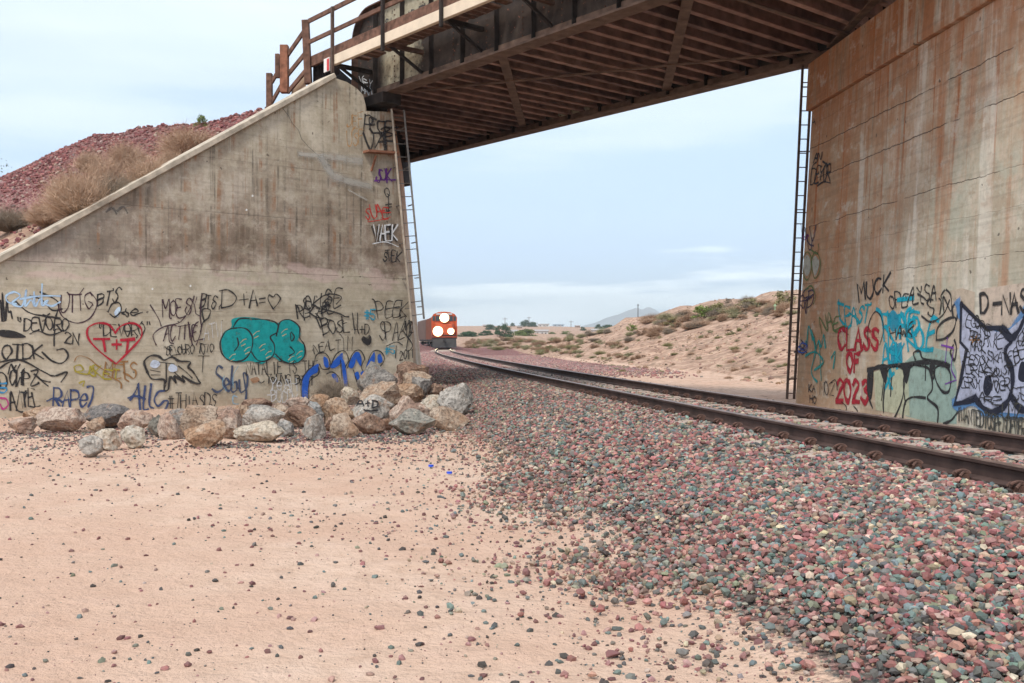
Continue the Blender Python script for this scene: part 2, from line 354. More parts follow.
# ---------------------------------------------------------------- terrain functions
def tcx(y):
    y = np.asarray(y, float); yy = np.clip(y, 0, 115)
    b = 5.61 - .18 * yy + .00055 * yy ** 2
    b = np.where(y < 0, 5.61 - .18 * y, b)
    k = np.clip(y - 115, 0, 85); b = b - .049 * k - .0012 * k * k
    return b - np.clip(y - 200, 0, 1e9) * .25
def ground_z(x, y, detail=True):
    x = np.asarray(x, float); y = np.asarray(y, float)
    d = (x - tcx(y)) * .985
    far = np.interp(y, [-1e5, 60, 120, 250, 400, 700, 1000, 1e5], [0, -.05, -.05, 1.5, 4.2, 11, 11.6, 11.6])
    z = far + .06 * fbm(x * .35, y * .35) + np.where(y < 60, .034 * fbm(x * 1.5, y * 1.5, 4) + .03 * np.abs(fbm(x * 4, y * 4, 3)), 0)
    for a_, b_ in ((-3.4, .10), (-1.9, .10)):       # old wheel ruts across the sand
        q_ = x - (a_ + b_ * y + .35 * np.sin(y * .5)); z = z - np.where(y < 16, .022 * np.exp(-(q_ / .13) ** 2) - .012 * np.exp(-((np.abs(q_) - .24) / .09) ** 2), 0)
    z = z + sst(150, 500, y) * 1.2 * fbm(x * .012, y * .012, 3)
    # hill right of the line
    A = 1 - sst(105, 190, y); A = A * sst(8, 22, y)
    hill = np.interp(d, [9, 14, 20, 26, 40, 70], [0, 1.15, 3.05, 5.05, 5.3, 5.6]) * A
    dd = sst(9, 13, d) * A
    hill = hill + dd * (.55 * fbm(x * .16, y * .16, 4) + .5 * np.abs(fbm(x * .09 + 3, y * .22, 3)))
    hill = hill + dd * sst(19, 25, d) * .5 * fbm(x * .25, y * .25, 3)
    z = z + hill
    z = z + sst(6, 12, d) * (1 - A) * sst(60, 110, y) * (1 - sst(300, 500, y)) * (.5 + .9 * fbm(x * .06, y * .06, 4))
    # reddish mound with the mast
    r = np.sqrt(((x - 25.6) / 9.5) ** 2 + ((y - 200) / 9) ** 2)
    z = z + 4.6 * np.clip(1.15 - r, 0, .85) / .85
    # heap the boulders lie on
    m_ = (.3 * sst(-9.5, -7, x) + .7 * sst(-4.3, -3.2, x)) * (1 - sst(-1.6, -.5, x)); z = z + m_ * .36 * sst(16.2, 22, y) * (1 - sst(24.5, 26, y))
    z = np.where(x < -9, z + .05, z)
    # ballast
    b = np.interp(np.abs(d), [0, 1.55, 2.1, 3.75], [.352, .352, .315, -.03]) + np.interp(y, [50, 120, 250, 300], [0, -.08, -.2, 0])
    b = b + .012 * fbm(x * 3, y * 3, 2) - np.where(y > 250, 5, 0)
    w = .05; z = np.where(b > z, b, z)
    return z
shoulder = [(-3.6, 23.7, 6.05), (-6.6, 27.4, 6.3), (-9.3, 30.2, 6.5), (-11.5, 31.8, 6.8), (-14.1, 34.1, 6.9), (-17.5, 37.9, 6.9), (-22.8, 44.5, 6.9), (-31.5, 55, 6.9), (-60, 88, 7), (-120, 150, 8)]
def fill_z(x, y):
    x = np.asarray(x, float); y = np.asarray(y, float)
    best = np.full(x.shape, 1e9); dsg = np.zeros(x.shape); H = np.zeros(x.shape)
    for (ax, ay, ah), (bx, by, bh) in zip(shoulder[:-1], shoulder[1:]):
        ex, ey = bx - ax, by - ay; L2 = ex * ex + ey * ey
        t = np.clip(((x - ax) * ex + (y - ay) * ey) / L2, 0, 1)
        px, py = ax + t * ex, ay + t * ey; dist = np.hypot(x - px, y - py)
        side = np.sign(ex * (y - ay) - ey * (x - ax))      # + on the left of the walk away = camera side
        k = dist < best; best = np.where(k, dist, best); dsg = np.where(k, side * dist, dsg); H = np.where(k, ah + t * (bh - ah), H)
    H = H + CAMZ
    z = H - .62 * np.maximum(0, dsg - .3) - np.where(dsg > -.5, .10 * np.minimum(dsg + .5, 1), 0) + .12 * fbm(x * .7, y * .7)
    z = np.minimum(z, H - .62 * np.maximum(0, -dsg - 7))
    return z

def rayhit(px, py, f, t0=15, t1=400, n=6000):
    dx = (px - 512) / 1000; dz = (340 - py) / 1000
    t = np.geomspace(t0, t1, n); zz = f(dx * t, t) - (CAMZ + dz * t)
    i = np.argmax(zz > 0)
    if not (zz > 0).any(): i = n - 1
    return Vector((dx * t[i], t[i], CAMZ + dz * t[i]))
def at(px, py, Y): return Vector(((px - 512) / 1000 * Y, Y, CAMZ + (340 - py) / 1000 * Y))

def grid_mesh(name, xs, ys, zf, mat, attr=None, keep=None, kind='structure'):
    X, Y = np.meshgrid(xs, ys); Z = zf(X, Y); n, m_ = X.shape
    idx = np.arange(n * m_).reshape(n, m_)
    q = np.stack([idx[:-1, :-1], idx[:-1, 1:], idx[1:, 1:], idx[1:, :-1]], -1).reshape(-1, 4)
    if keep is not None:
        kk = keep(X, Y).ravel(); q = q[kk[q].all(1)]
    me = bpy.data.meshes.new(name)
    me.vertices.add(n * m_); me.vertices.foreach_set('co', np.stack([X, Y, Z], -1).astype(np.float32).ravel())
    me.loops.add(q.size); me.loops.foreach_set('vertex_index', q.astype(np.int32).ravel())
    me.polygons.add(len(q)); me.polygons.foreach_set('loop_start', np.arange(0, q.size, 4, dtype=np.int32))
    me.polygons.foreach_set('use_smooth', np.ones(len(q), bool))
    me.update(calc_edges=True); me.materials.append(mat)
    if attr is not None:
        a = me.color_attributes.new('surf', 'FLOAT_COLOR', 'POINT'); a.data.foreach_set('color', attr(X, Y, Z).astype(np.float32).ravel())
    o = bpy.data.objects.new(name, me); COL.objects.link(o); tag(o, kind=kind); return o

def grow(a, step, end, g):
    r = []; 
    while a < end: a += step; step *= g; r.append(a)
    r[-1] = end; return r
xs = [-v for v in grow(13, .12, 6500, 1.045)][::-1] + list(np.arange(-13, 9.001, .085)) + grow(9, .1, 6500, 1.022)
ys = [-v for v in grow(0, .4, 60, 1.1)][::-1] + list(np.arange(0, 3, .3)) + list(np.arange(3, 12, .055)) + list(np.arange(12, 34, .11)) + grow(34, .12, 6900, 1.016)
def gattr(X, Y, Z):
    d = (X - tcx(Y)) * .985
    b = 1 - sst(3.0, 3.6, np.abs(d) + .35 * fbm(X * .8, Y * .8, 3))
    # the heap by the abutment and the strip below the boulders is full of loose ballast
    b = np.maximum(b, .52 * sst(-10, -5, X) * sst(15.5, 17, Y) * (1 - sst(24, 26, Y)) * (X < 0))
    b = np.where(Y > 250, 0, b)
    r = sst(2.0, 3.0, d) * (1 - sst(8.3, 9.6, d)) * sst(42, 52, Y) * (1 - sst(130, 170, Y)) + (np.abs(d) < 3.8) * sst(60, 90, Y) * (Y < 200)
    r = np.clip(r + sst(2.5, 3.2, -d) * (-d < 7) * sst(34, 40, Y) * (Y < 140) + .5 * fbm(X * .2, Y * .12, 3), 0, 1) * (Y > 38)
    h = sst(8.5, 10.5, d) * sst(20, 26, Y); h = np.maximum(h, sst(60, 100, Y) * (np.abs(d) > 4) * .8); h = np.maximum(h, .46 * sst(3.0, 4.2, d) * (Y > 6))
    return np.stack([b, h, r, np.ones_like(b)], -1)
grid_mesh('ground', np.array(xs), np.array(ys), ground_z, GRD, gattr)

# approach embankment behind the left abutment
A0 = Vector((-3.4, 24.2, 0)); E = Vector((.643, -.766, 0)); NB = Vector((-.766, -.643, 0))       # bridge axis and its normal toward the camera
WU = Vector((.769, .639, 0)).normalized(); WN = Vector((WU.y, -WU.x, 0)); WO = Vector((-9.5, 18.5, 0))
def behind(X, Y):
    a = (X - WO.x) * WN.x + (Y - WO.y) * WN.y < -.25
    b = X < -3.9 - .085 * (Y - 24)
    c = (X < -.135 * Y)
    return a & b & c
grid_mesh('embankment', np.concatenate([-np.geomspace(140, 40, 60)[:-1], np.arange(-40, -2, .2)]), np.concatenate([np.arange(14, 60, .2), np.geomspace(60, 170, 50)]),
          lambda X, Y: np.maximum(fill_z(X, Y), ground_z(X, Y) - .6), GRD,
          lambda X, Y, Z: np.stack([np.zeros_like(X), np.ones_like(X), np.clip(.42 + (Z - 4.3) * .34 + .6 * fbm(X * .4, Y * .4), 0, 1), np.ones_like(X)], -1), behind)
# approach embankment behind the right abutment
def rfill(X, Y):
    s = (X - A0.x) * E.x + (Y - A0.y) * E.y; n = (X - A0.x) * NB.x + (Y - A0.y) * NB.y
    return 8.3 - .62 * np.maximum(0, np.abs(n + 2.7) - 4.2) + .1 * fbm(X * .6, Y * .6)
grid_mesh('embankment', np.arange(7.5, 60, .6), np.arange(-40, 34, .6), lambda X, Y: np.maximum(rfill(X, Y), ground_z(X, Y) - .6), GRD,
          lambda X, Y, Z: np.stack([np.zeros_like(X), np.ones_like(X) * .7, np.clip((Z - 4) * .3, 0, 1), np.ones_like(X)], -1),
          lambda X, Y: (X > 8.6 + .082 * (21 - Y)) & (X > 8.6) & (((X - A0.x) * E.x + (Y - A0.y) * E.y) > 12.5 + .0 * X))

# far mountain
def mountain(name, Y, prof, depth, mat):
    px = np.array([p[0] for p in prof], float); py = np.array([p[1] for p in prof], float)
    xs_ = np.linspace((px[0] - 512) / 1000 * Y, (px[-1] - 512) / 1000 * Y, 160); ys_ = np.linspace(Y - depth, Y + depth, 40)
    def zf(X, Yy):
        t = np.clip(1 - np.abs(Yy - Y) / depth, 0, 1)
        h = np.interp(512 + X / Y * 1000, px, 340 - py) / 1000 * Y + CAMZ
        return (h - 5) * t ** 1.1 * (1 + .35 * fbm(X * .006, Yy * .006, 4) * (1 - t) * 2) + 5
    o = grid_mesh(name, xs_, ys_, zf, mat)
    return o
MTN = simple('bare_desert_rock', (.20, .17, .16), .95, .35, .004, 0)
mountain('mountain', 5600, [(560, 336), (580, 326), (596, 322), (607, 317), (618, 314), (628, 309.5), (636, 307), (642, 309), (648, 306), (655, 309), (663, 315), (672, 319), (686, 321), (700, 324), (720, 330), (740, 338)], 800, MTN)
mountain('mountain', 6100, [(640, 330), (660, 322), (678, 317), (690, 315), (705, 313), (730, 316), (760, 319), (800, 330)], 300, MTN)

# haze
hb = MB().box((0, 3420, 128), (6900, 3520, 134))
hm = bpy.data.materials.new('desert_haze'); hm.use_nodes = True; ht = hm.node_tree; ht.nodes.clear()
ho = ht.nodes.new('ShaderNodeOutputMaterial'); hv = ht.nodes.new('ShaderNodeVolumePrincipled')
hv.inputs['Density'].default_value = .00024; hv.inputs['Color'].default_value = (.86, .96, 1, 1); hv.inputs['Anisotropy'].default_value = 0
ht.links.new(hv.outputs[0], ho.inputs['Volume'])
hb.build('haze', hm, kind='stuff')

# ---------------------------------------------------------------- loose stones (numpy)
phi = (1 + 5 ** .5) / 2
ICO = np.array([(-1, phi, 0), (1, phi, 0), (-1, -phi, 0), (1, -phi, 0), (0, -1, phi), (0, 1, phi), (0, -1, -phi), (0, 1, -phi), (phi, 0, -1), (phi, 0, 1), (-phi, 0, -1), (-phi, 0, 1)], float)
ICO /= np.linalg.norm(ICO[0])
ICF = np.array([(0, 11, 5), (0, 5, 1), (0, 1, 7), (0, 7, 10), (0, 10, 11), (1, 5, 9), (5, 11, 4), (11, 10, 2), (10, 7, 6), (7, 1, 8), (3, 9, 4), (3, 4, 2), (3, 2, 6), (3, 6, 8), (3, 8, 9), (4, 9, 5), (2, 4, 11), (6, 2, 10), (8, 6, 7), (9, 8, 1)])
def stones(name, P, size, tint, mat=STN, flat=.7, label=None):
    n = len(P)
    # each stone: a cube-like chipped block made by clipping the ball with random planes
    V = np.repeat(ICO[None], n, 0) * (1 + .38 * (rng.random((n, 12, 1)) - .5))
    V = V * (np.stack([.85 + .5 * rng.random(n), .65 + .4 * rng.random(n), flat * (.75 + .6 * rng.random(n))], -1))[:, None]
    for _ in range(2):
        pn = rng.normal(size=(n, 3)); pn /= np.linalg.norm(pn, axis=1)[:, None]; dd = (V * pn[:, None]).sum(-1); ex = np.maximum(0, dd - .42)
        V = V - pn[:, None] * ex[..., None]
    a = rng.random(n) * 2 * np.pi; tx = rng.normal(0, .35, n); ca, sa = np.cos(a), np.sin(a)
    y2 = V[..., 1] * np.cos(tx)[:, None] - V[..., 2] * np.sin(tx)[:, None]; z2 = V[..., 1] * np.sin(tx)[:, None] + V[..., 2] * np.cos(tx)[:, None]
    x3 = V[..., 0] * ca[:, None] - y2 * sa[:, None]; y3 = V[..., 0] * sa[:, None] + y2 * ca[:, None]
    V = np.stack([x3, y3, z2], -1) * (size / 2)[:, None, None] + P[:, None]
    F = (ICF[None] + (np.arange(n) * 12)[:, None, None]).reshape(-1, 3)
    me = bpy.data.meshes.new(name); me.vertices.add(n * 12); me.vertices.foreach_set('co', V.astype(np.float32).ravel())
    me.loops.add(F.size); me.loops.foreach_set('vertex_index', F.astype(np.int32).ravel()); me.polygons.add(len(F))
    me.polygons.foreach_set('loop_start', np.arange(0, F.size, 3, dtype=np.int32)); me.polygons.foreach_set('use_smooth', np.zeros(len(F), bool)); me.update(calc_edges=True); me.materials.append(mat)
    c = me.color_attributes.new('tint', 'FLOAT_COLOR', 'POINT'); c.data.foreach_set('color', np.repeat(np.concatenate([tint, np.ones((n, 1))], 1), 12, 0).astype(np.float32).ravel())
    o = bpy.data.objects.new(name, me); COL.objects.link(o); return tag(o, kind='stuff', label=label)
PAL = np.array([(.40, .185, .175), (.50, .29, .26), (.27, .12, .115), (.17, .225, .215), (.24, .31, .29), (.12, .13, .13), (.27, .26, .23), (.62, .50, .40), (.45, .35, .27), (.075, .065, .06), (.31, .32, .24)])
PW = np.array([.17, .15, .09, .09, .06, .08, .10, .08, .08, .05, .05]); PW /= PW.sum()
def tints(n, w=PW, pal=PAL, v=.25): return pal[rng.choice(len(pal), n, p=w)] * (1 + v * (rng.random((n, 1)) * 2 - 1)) * (1 + .08 * (rng.random((n, 3)) * 2 - 1))
def field(n, y0, y1, d0, d1, prob):
    y = rng.random(n * 3) * (y1 - y0) + y0; d = rng.random(n * 3) * (d1 - d0) + d0; x = tcx(y) + d / .985
    k = (np.abs(x / y) < .62) & (rng.random(len(x)) < prob(d, y, x)); x, y, d = x[k][:n], y[k][:n], d[k][:n]
    return x, y, d
def GATE(d, y):
    ph = (y - .16 * d - 2.2) % .61; on = (ph < .15) | (ph > .46)
    return np.where(np.abs(np.abs(d) - .76) < .11, 0, 1) * np.where(on & (np.abs(d) < 1.42), np.where(np.abs(d) > .85, .22, .55), 1)
def edgep(d, y, x):   # solid to the ragged toe, then thinning out
    e = -d - 3.4 - .5 * fbm(x * .8, y * .8, 3) * 2
    return np.clip(np.exp(-np.maximum(0, e) * 4.2), 0, 1) * GATE(d, y)
def put(name, n, y0, y1, d0, d1, s0, s1, lift, label, w=PW, far=False):
    x, y, d = field(n, y0, y1, d0, d1, edgep)
    sz = (s0 + (s1 - s0) * rng.random(len(x)) ** 1.6)
    sz = np.where((-d > 2.9) & (rng.random(len(x)) < .5), sz * .6, sz)
    z = ground_z(x, y) + sz * (.10 + lift * rng.random(len(x)))
    tie = (np.abs(d) < 1.25); z = np.where(tie & (y < 50), np.minimum(z, .424), z)
    out_ = (np.abs(d) > .86) & (np.abs(d) < 1.15) & (y < 60); z = np.where(out_, np.minimum(z + .02, .44), z)
    t = tints(len(x), w); dust = sst(8, 20, y)[:, None] * .35 + sst(2.6, 3.6, -d)[:, None] * .25; g = np.array([.33, .27, .22]); dust = dust * .6; t = t * (1 - dust) + g * dust; t = t.mean(1, keepdims=True) + (t - t.mean(1, keepdims=True)) * 1.25
    stones(name, np.stack([x, y, z], -1), sz, t * (.48 + .55 * rng.random((len(x), 1))), label=label)
put('ballast_stones', 56000, 3.2, 9, -5.8, 3.0, .020, .066, .6, 'pink, teal and grey crushed stones heaped along the near side of the track')
put('ballast_stones', 42000, 9, 18, -5.0, 2.8, .032, .075, .5, 'crushed stones of the ballast further along the track')
put('ballast_stones', 36000, 18, 36, -4.6, 3.4, .045, .085, .4, 'dusty crushed stones between the abutment and the rails')
def redp(d, y, x): return np.where(d > 3, np.clip((y - 38) / 14, 0, 1) * np.clip((9.2 - d + 1.5 * fbm(x * .2, y * .1)) / 2, 0, 1), 1) * GATE(d, y)
x_, y_, d_ = field(30000, 36, 95, -6, 10, redp); t_ = tints(len(x_), PW, PAL, .3) * .5 + np.array([.27, .12, .11]) * .6
stones('ballast_stones', np.stack([x_, y_, ground_z(x_, y_) + .02], -1), .07 + .09 * rng.random(len(x_)), t_, label='dusty maroon crushed stones spread beside the far stretch of track')
# pebbles on the sand
def sand_pebbles(n):
    y = 3.6 + (rng.random(n * 4)) ** 1.25 * 15; x = (rng.random(n * 4) * 1.15 - .6) * y; d = (x - tcx(y)) * .985
    wx = (x - WO.x) * WN.x + (y - WO.y) * WN.y
    p = .085 + .85 * np.exp(-np.maximum(0, -d - 3.7) * 1.3) + .85 * sst(10, 13.5, y) + .35 * sst(.1, .5, fbm(x * .5 + 5, y * .5)) + 1.2 * sst(12.5, 14.5, y) * sst(-.1, .3, fbm(x * .7, y * .9)) 
    k = (d < -3.5) & (wx > .2) & (rng.random(n * 4) < p * .8)
    x, y, d = x[k][:n], y[k][:n], d[k][:n]
    sz = .009 + .044 * rng.random(len(x)) ** 3.6
    z = ground_z(x, y) + sz * .12
    w = PW.copy(); w[7] *= .3; w[8] *= .4; w[2] *= 3; w[5] *= 2.5; w[9] *= 3; w /= w.sum()
    stones('scattered_pebbles', np.stack([x, y, z], -1), sz, tints(len(x), w) * .7, label='small dark red and grey pebbles strewn over the sand')
    z2 = None
sand_pebbles(13000)
x_ = -8.2 + 7 * rng.random(14000); y_ = 13.4 + 3.8 * rng.random(14000); k_ = rng.random(14000) < np.clip(.1 + 2.2 * fbm(x_ * .75 + 2, y_ * 1.1) + .5 * sst(-3.5, -1.5, x_), 0, .8); x_, y_ = x_[k_], y_[k_]
stones('gravel_patches', np.stack([x_, y_, ground_z(x_, y_) + .008], -1), .018 + .045 * rng.random(len(x_)) ** 1.6, tints(len(x_)) * .6, label='patches of dark gravel on the sand in front of the boulders')
# red rock on the embankment
n = 60000; x = -3 - 36 * rng.random(n); y = 20 + 40 * rng.random(n); kk = behind(x, y); x, y = x[kk], y[kk]; z = fill_z(x, y)
kk = (z > 2.4) & (rng.random(len(x)) < np.clip(.35 + (z - 4.6) * .42 + .7 * fbm(x * .4, y * .4), 0.3, 1)); x, y, z = x[kk], y[kk], z[kk]
RP = np.array([(.17, .055, .055), (.25, .085, .08), (.33, .13, .12), (.44, .31, .26), (.2, .13, .12)])
stones('red_embankment_rock', np.stack([x, y, z + .02], -1), (.06 + .11 * rng.random(len(x))), tints(len(x), np.array([.3, .35, .2, .08, .07]), RP), label='dark red broken rock covering the embankment crest')
# lumps on the hill
n = 9000; y = 26 + 100 * rng.random(n) ** 1.3; d = 8.3 + 26 * rng.random(n); x = tcx(y) + d; z = ground_z(x, y)
HP = np.array([(.42, .27, .19), (.55, .38, .28), (.26, .16, .12), (.2, .15, .1)])
kk = (fbm(x * .2, y * .2) > -.12); x, y, z = x[kk], y[kk], z[kk]
stones('hillside_rubble', np.stack([x, y, z], -1), .06 + .22 * rng.random(len(x)) ** 2, tints(len(x), np.array([.35, .3, .2, .15]), HP), label='clods and rubble on the eroded hillside')

# ---------------------------------------------------------------- railway track
track = empty('railway_track', (float(tcx(20)), 20, .2), label='single railway line with two rusty rails curving under the bridge', cat='railway track')
def path(off, y0, y1, z):
    ys_ = np.concatenate([np.arange(y0, 60, .6), np.arange(60, y1, 3.0)]); c = tcx(ys_); sl = np.gradient(c, ys_)
    zz = z + np.interp(ys_, [50, 120, 250], [0, -.12, -.2])
    return [Vector((0 - track.location.x, 0 - track.location.y, 0 - track.location.z)) + Vector((c[i] + off / math.sqrt(1 + sl[i] ** 2), ys_[i] - sl[i] * off / math.sqrt(1 + sl[i] ** 2), zz[i])) for i in range(len(ys_))]
prof = [(-.075, 0), (.075, 0), (.075, .012), (.012, .034), (.009, .13), (.036, .145), (.037, .172), (.024, .181), (-.024, .181), (-.037, .172), (-.036, .145), (-.009, .13), (-.012, .034), (-.075, .012)]
for off in (-.757, .757):
    pts = path(off, -6, 190, .405); mb = MB(); vs = []; n = len(prof)
    for i, p in enumerate(pts):
        d = (pts[min(i + 1, len(pts) - 1)] - pts[max(0, i - 1)]).normalized(); sd = Vector((d.y, -d.x, 0))
        for a, b in prof: vs.append(p + sd * a + Vector((0, 0, b * .86)))
    mb.add(vs, [])
    for i in range(len(pts) - 1):
        for j in range(n):
            mb.f.append((i * n + j, i * n + (j + 1) % n, (i + 1) * n + (j + 1) % n, (i + 1) * n + j)); mb.mi.append(1 if j in (6, 7, 8) else 0)
    mb.build('rail', [RAILM, RAILT], track)
def tie_mb():
    m = MB(); P = []
    for x_, hw, zt in ((-1.3, .11, -.035), (-1.05, .125, -.006), (-.45, .125, -.006), (0, .11, -.03), (.45, .125, -.006), (1.05, .125, -.006), (1.3, .11, -.035)):
        P.append([(x_, -hw - .02, -.2), (x_, hw + .02, -.2), (x_, hw, zt), (x_, -hw, zt)])
    vs = [q for r_ in P for q in r_]; fs = [(0, 1, 2, 3), (27, 26, 25, 24)]
    for i in range(6):
        for j in range(4): fs.append((i * 4 + j, i * 4 + (j + 1) % 4, i * 4 + 4 + (j + 1) % 4, i * 4 + 4 + j))
    return m.add(vs, fs)
tie_me = clip_me = None; far_ties = MB()
yt = 2.2; kt = 0
while yt < 130:
    c = float(tcx(yt)); sl = float(tcx(yt + .1) - tcx(yt - .1)) / .2; rz = -math.atan(sl); zt = .405 + float(np.interp(yt, [50, 120], [0, -.12]))
    if kt < 100:
        if tie_me is None:
            o = tie_mb().build('tie', TIEM, track, bevel=.008); tie_me = o.data
        else:
            o = bpy.data.objects.new('tie', tie_me); COL.objects.link(o); o.parent = track
        o.location = Vector((c, yt, zt)) - track.location; o.rotation_euler = (random.uniform(-.01, .01), 0, rz + random.uniform(-.012, .012))
        if 5 <= kt < 30:
            for xx in (-.757, .757):
                for sd in (-1, 1):
                    if clip_me is None:
                        m = MB(); m.box((0, 0, .022), (.028, .05, .028))
                        m.tube([(.012 * k_ - .0, -.055, .03) if False else (0.045 * math.cos(t) - .01, -.05 + .1 * t / 6.3, .045 + .026 * math.sin(t)) for k_, t in enumerate(np.linspace(0, 6.3, 12))], .012, 7)
                        m.tube([(-.05, -.05, .03), (-.02, -.045, .055), (.03, -.035, .05)], .012, 7); m.tube([(-.05, .05, .03), (-.02, .045, .055), (.03, .035, .05)], .012, 7)
                        q = m.build('rail_clip', CLIPM, o, smooth=False); clip_me = q.data
                    else:
                        q = bpy.data.objects.new('rail_clip', clip_me); COL.objects.link(q); q.parent = o
                    q.location = (xx + sd * .118, 0, -.003); q.rotation_euler = (0, 0, math.pi if sd > 0 else 0)
    else:
        a = Vector((math.cos(rz), math.sin(rz), 0)); b = Vector((-math.sin(rz), math.cos(rz), 0))
        far_ties.box((c - track.location.x, yt - 20, zt - .1 - .2), (1.3, .12, .095), (a, b, Vector((0, 0, 1))))
    yt += .61; kt += 1
tag(far_ties.build('tie', TIEM, track), kind='stuff')

# ---------------------------------------------------------------- abutments
class Wall:
    def __init__(s, O, U, V, mat_off=0):
        s.O, s.U, s.V = Vector(O), Vector(U).normalized(), Vector(V).normalized(); s.N = s.U.cross(s.V).normalized()
        if s.N.dot(Vector((0, 0, CAMZ)) - s.O) < 0: s.N = -s.N
    def uv(s, px, py):
        d = Vector(((px - 512) / 1000, 1, (340 - py) / 1000)); C = Vector((0, 0, CAMZ))
        t = (s.O - C).dot(s.N) / d.dot(s.N); p = C + d * t - s.O
        # U, V not exactly orthogonal on the battered wall
        uu, vv, uvv = s.U.dot(s.U), s.V.dot(s.V), s.U.dot(s.V); a, b = p.dot(s.U), p.dot(s.V); D = uu * vv - uvv * uvv
        return ((a * vv - b * uvv) / D, (b * uu - a * uvv) / D)
    def p(s, u, v, off=0): return s.O + s.U * u + s.V * v + s.N * off
    def px(s, x, y, off=0): return s.p(*s.uv(x, y), off)
LW = Wall(WO, WU, (0, 0, 1))
RW = Wall((5.95, 21.0, 0), (.082, -1, 0), (.056, 0, 1))
TD = Vector((-.085, .996, 0))
labut = empty('bridge_abutment', (-4.5, 24, 0), label='left concrete abutment with sloping wing wall covered in graffiti', cat='bridge abutment')
rabut = empty('bridge_abutment', (8, 16, 0), label='right concrete abutment streaked with orange rust beside the track', cat='bridge abutment')
# wing wall
poly = []
for (x_, y_) in ((335, 78), (347, 82), (357, 88.5), (363, 95), (365.5, 104), (366, 111), (393, 112), (402, 211), (410.5, 318)):
    poly.append(LW.px(x_, y_))
cb = LW.p(9.33, -.6); poly.append(cb)
slo = LW.uv(0, 262.5); shi = LW.uv(335, 78); k = (shi[1] - slo[1]) / (shi[0] - slo[0]); uL = shi[0] - (shi[1] - .5) / k
poly.append(LW.p(uL - 1.2, -.6)); poly.append(LW.p(uL - 1.2, .5)); poly.append(LW.p(uL, .5))
MB().prism(poly, TD * .62).build('wing_wall', CW, labut, uvf=lambda c: ((c - WO).dot(WU), c.z))
# coping
c0 = LW.p(uL, .5); c1 = LW.p(*shi); cdir = (c1 - c0).normalized()
nrm = WU * -cdir.z + Vector((0, 0, 1)) * math.hypot(cdir.x, cdir.y)
MB().box((c0 + c1) / 2 + WN * -.27 + nrm * .055, ((c1 - c0).length / 2, .36, .058), (cdir, WN, nrm)).build('coping', COPE, labut, bevel=.012)
# abutment body behind it
nb_ = LW.p(9.33, -.6) + TD * .62; nt_ = LW.px(393, 112) + TD * .62; fb_ = Vector((-2.85, 32.7, -.6)); ft_ = Vector((-3.55, 32.55, nt_.z)); bk = Vector((-3.2, 0, 0))
MB().hexa([nb_, fb_, fb_ + bk, nb_ + bk, nt_, ft_, ft_ + bk, nt_ + bk]).build('abutment_body', CR, labut, uvf=lambda c: (c.y * .4 - 9, c.z))
# back wall above the seat
def B(s, n, z): return A0 + E * s + NB * n + Vector((0, 0, z))
bw0, bw1 = B(-.9, .75, 0), B(-7.0, -5.9, 0); bwv = -E * .5
MB().hexa([bw0 + Vector((0, 0, 6.6)), bw1 + Vector((0, 0, 6.6)), bw1 + bwv + Vector((0, 0, 6.6)), bw0 + bwv + Vector((0, 0, 6.6)), bw0 + Vector((0, 0, 8.36)), bw1 + Vector((0, 0, 8.36)), bw1 + bwv + Vector((0, 0, 8.36)), bw0 + bwv + Vector((0, 0, 8.36))]).build('back_wall', DECKM, labut)  # wall coloured near-black for the shadow it stands in
# far wing
fw = ft_.copy(); MB().hexa([Vector((-3.2, 32.6, -.6)), Vector((-7.5, 42, -.6)), Vector((-8, 41.7, -.6)), Vector((-4, 32.6, -.6)), Vector((-3.6, 32.6, 7.0)), Vector((-7.8, 42, 2)), Vector((-8.2, 41.7, 2)), Vector((-4.1, 32.6, 7.0))]).build('far_wing_wall', CW, labut, uvf=lambda c: (c.y, c.z))
# bracket shelf
m = MB(); a = LW.px(363, 152, .13); b = LW.px(393, 154, .13); m.bar(a, b, .26, .05); m.bar(LW.px(371, 155, .03), LW.px(371, 171, .03), .06, .05); m.bar(LW.px(371, 157, .22), LW.px(371, 171, .02), .04, .04)
m.build('shelf_bracket', simple('rusty_shelf', (.28, .13, .08)), labut)
# right abutment
zt = 6.28
a0 = RW.p(0, -.5); a1 = RW.p(11.4, -.5); t0 = RW.p(0, zt); t1 = RW.p(11.4, zt); bx = Vector((7, 0, 0)); by = Vector((6.5, 3.2, 0))
MB().hexa([a0, a1, a1 + bx, a0 + by, t0, t1, t1 + bx, t0 + by]).build('abutment_wall', CR, rabut, uvf=lambda c: ((c - RW.O).dot(RW.U) if abs((c - RW.O).dot(RW.N)) < .3 else c.x, c.z))
q = RW.N * .11; zc = 7.27
MB().hexa([RW.p(-.08, zt) + q, RW.p(11.45, zt) + q, RW.p(11.45, zt) + bx, RW.p(-.08, zt) + by, RW.p(-.08, zc) + q, RW.p(11.45, zc) + q, RW.p(11.45, zc) + bx, RW.p(-.08, zc) + by]).build('bearing_cap', CR, rabut, uvf=lambda c: ((c - RW.O).dot(RW.U) * 1.0 + .4, c.z + .2), bevel=.015)

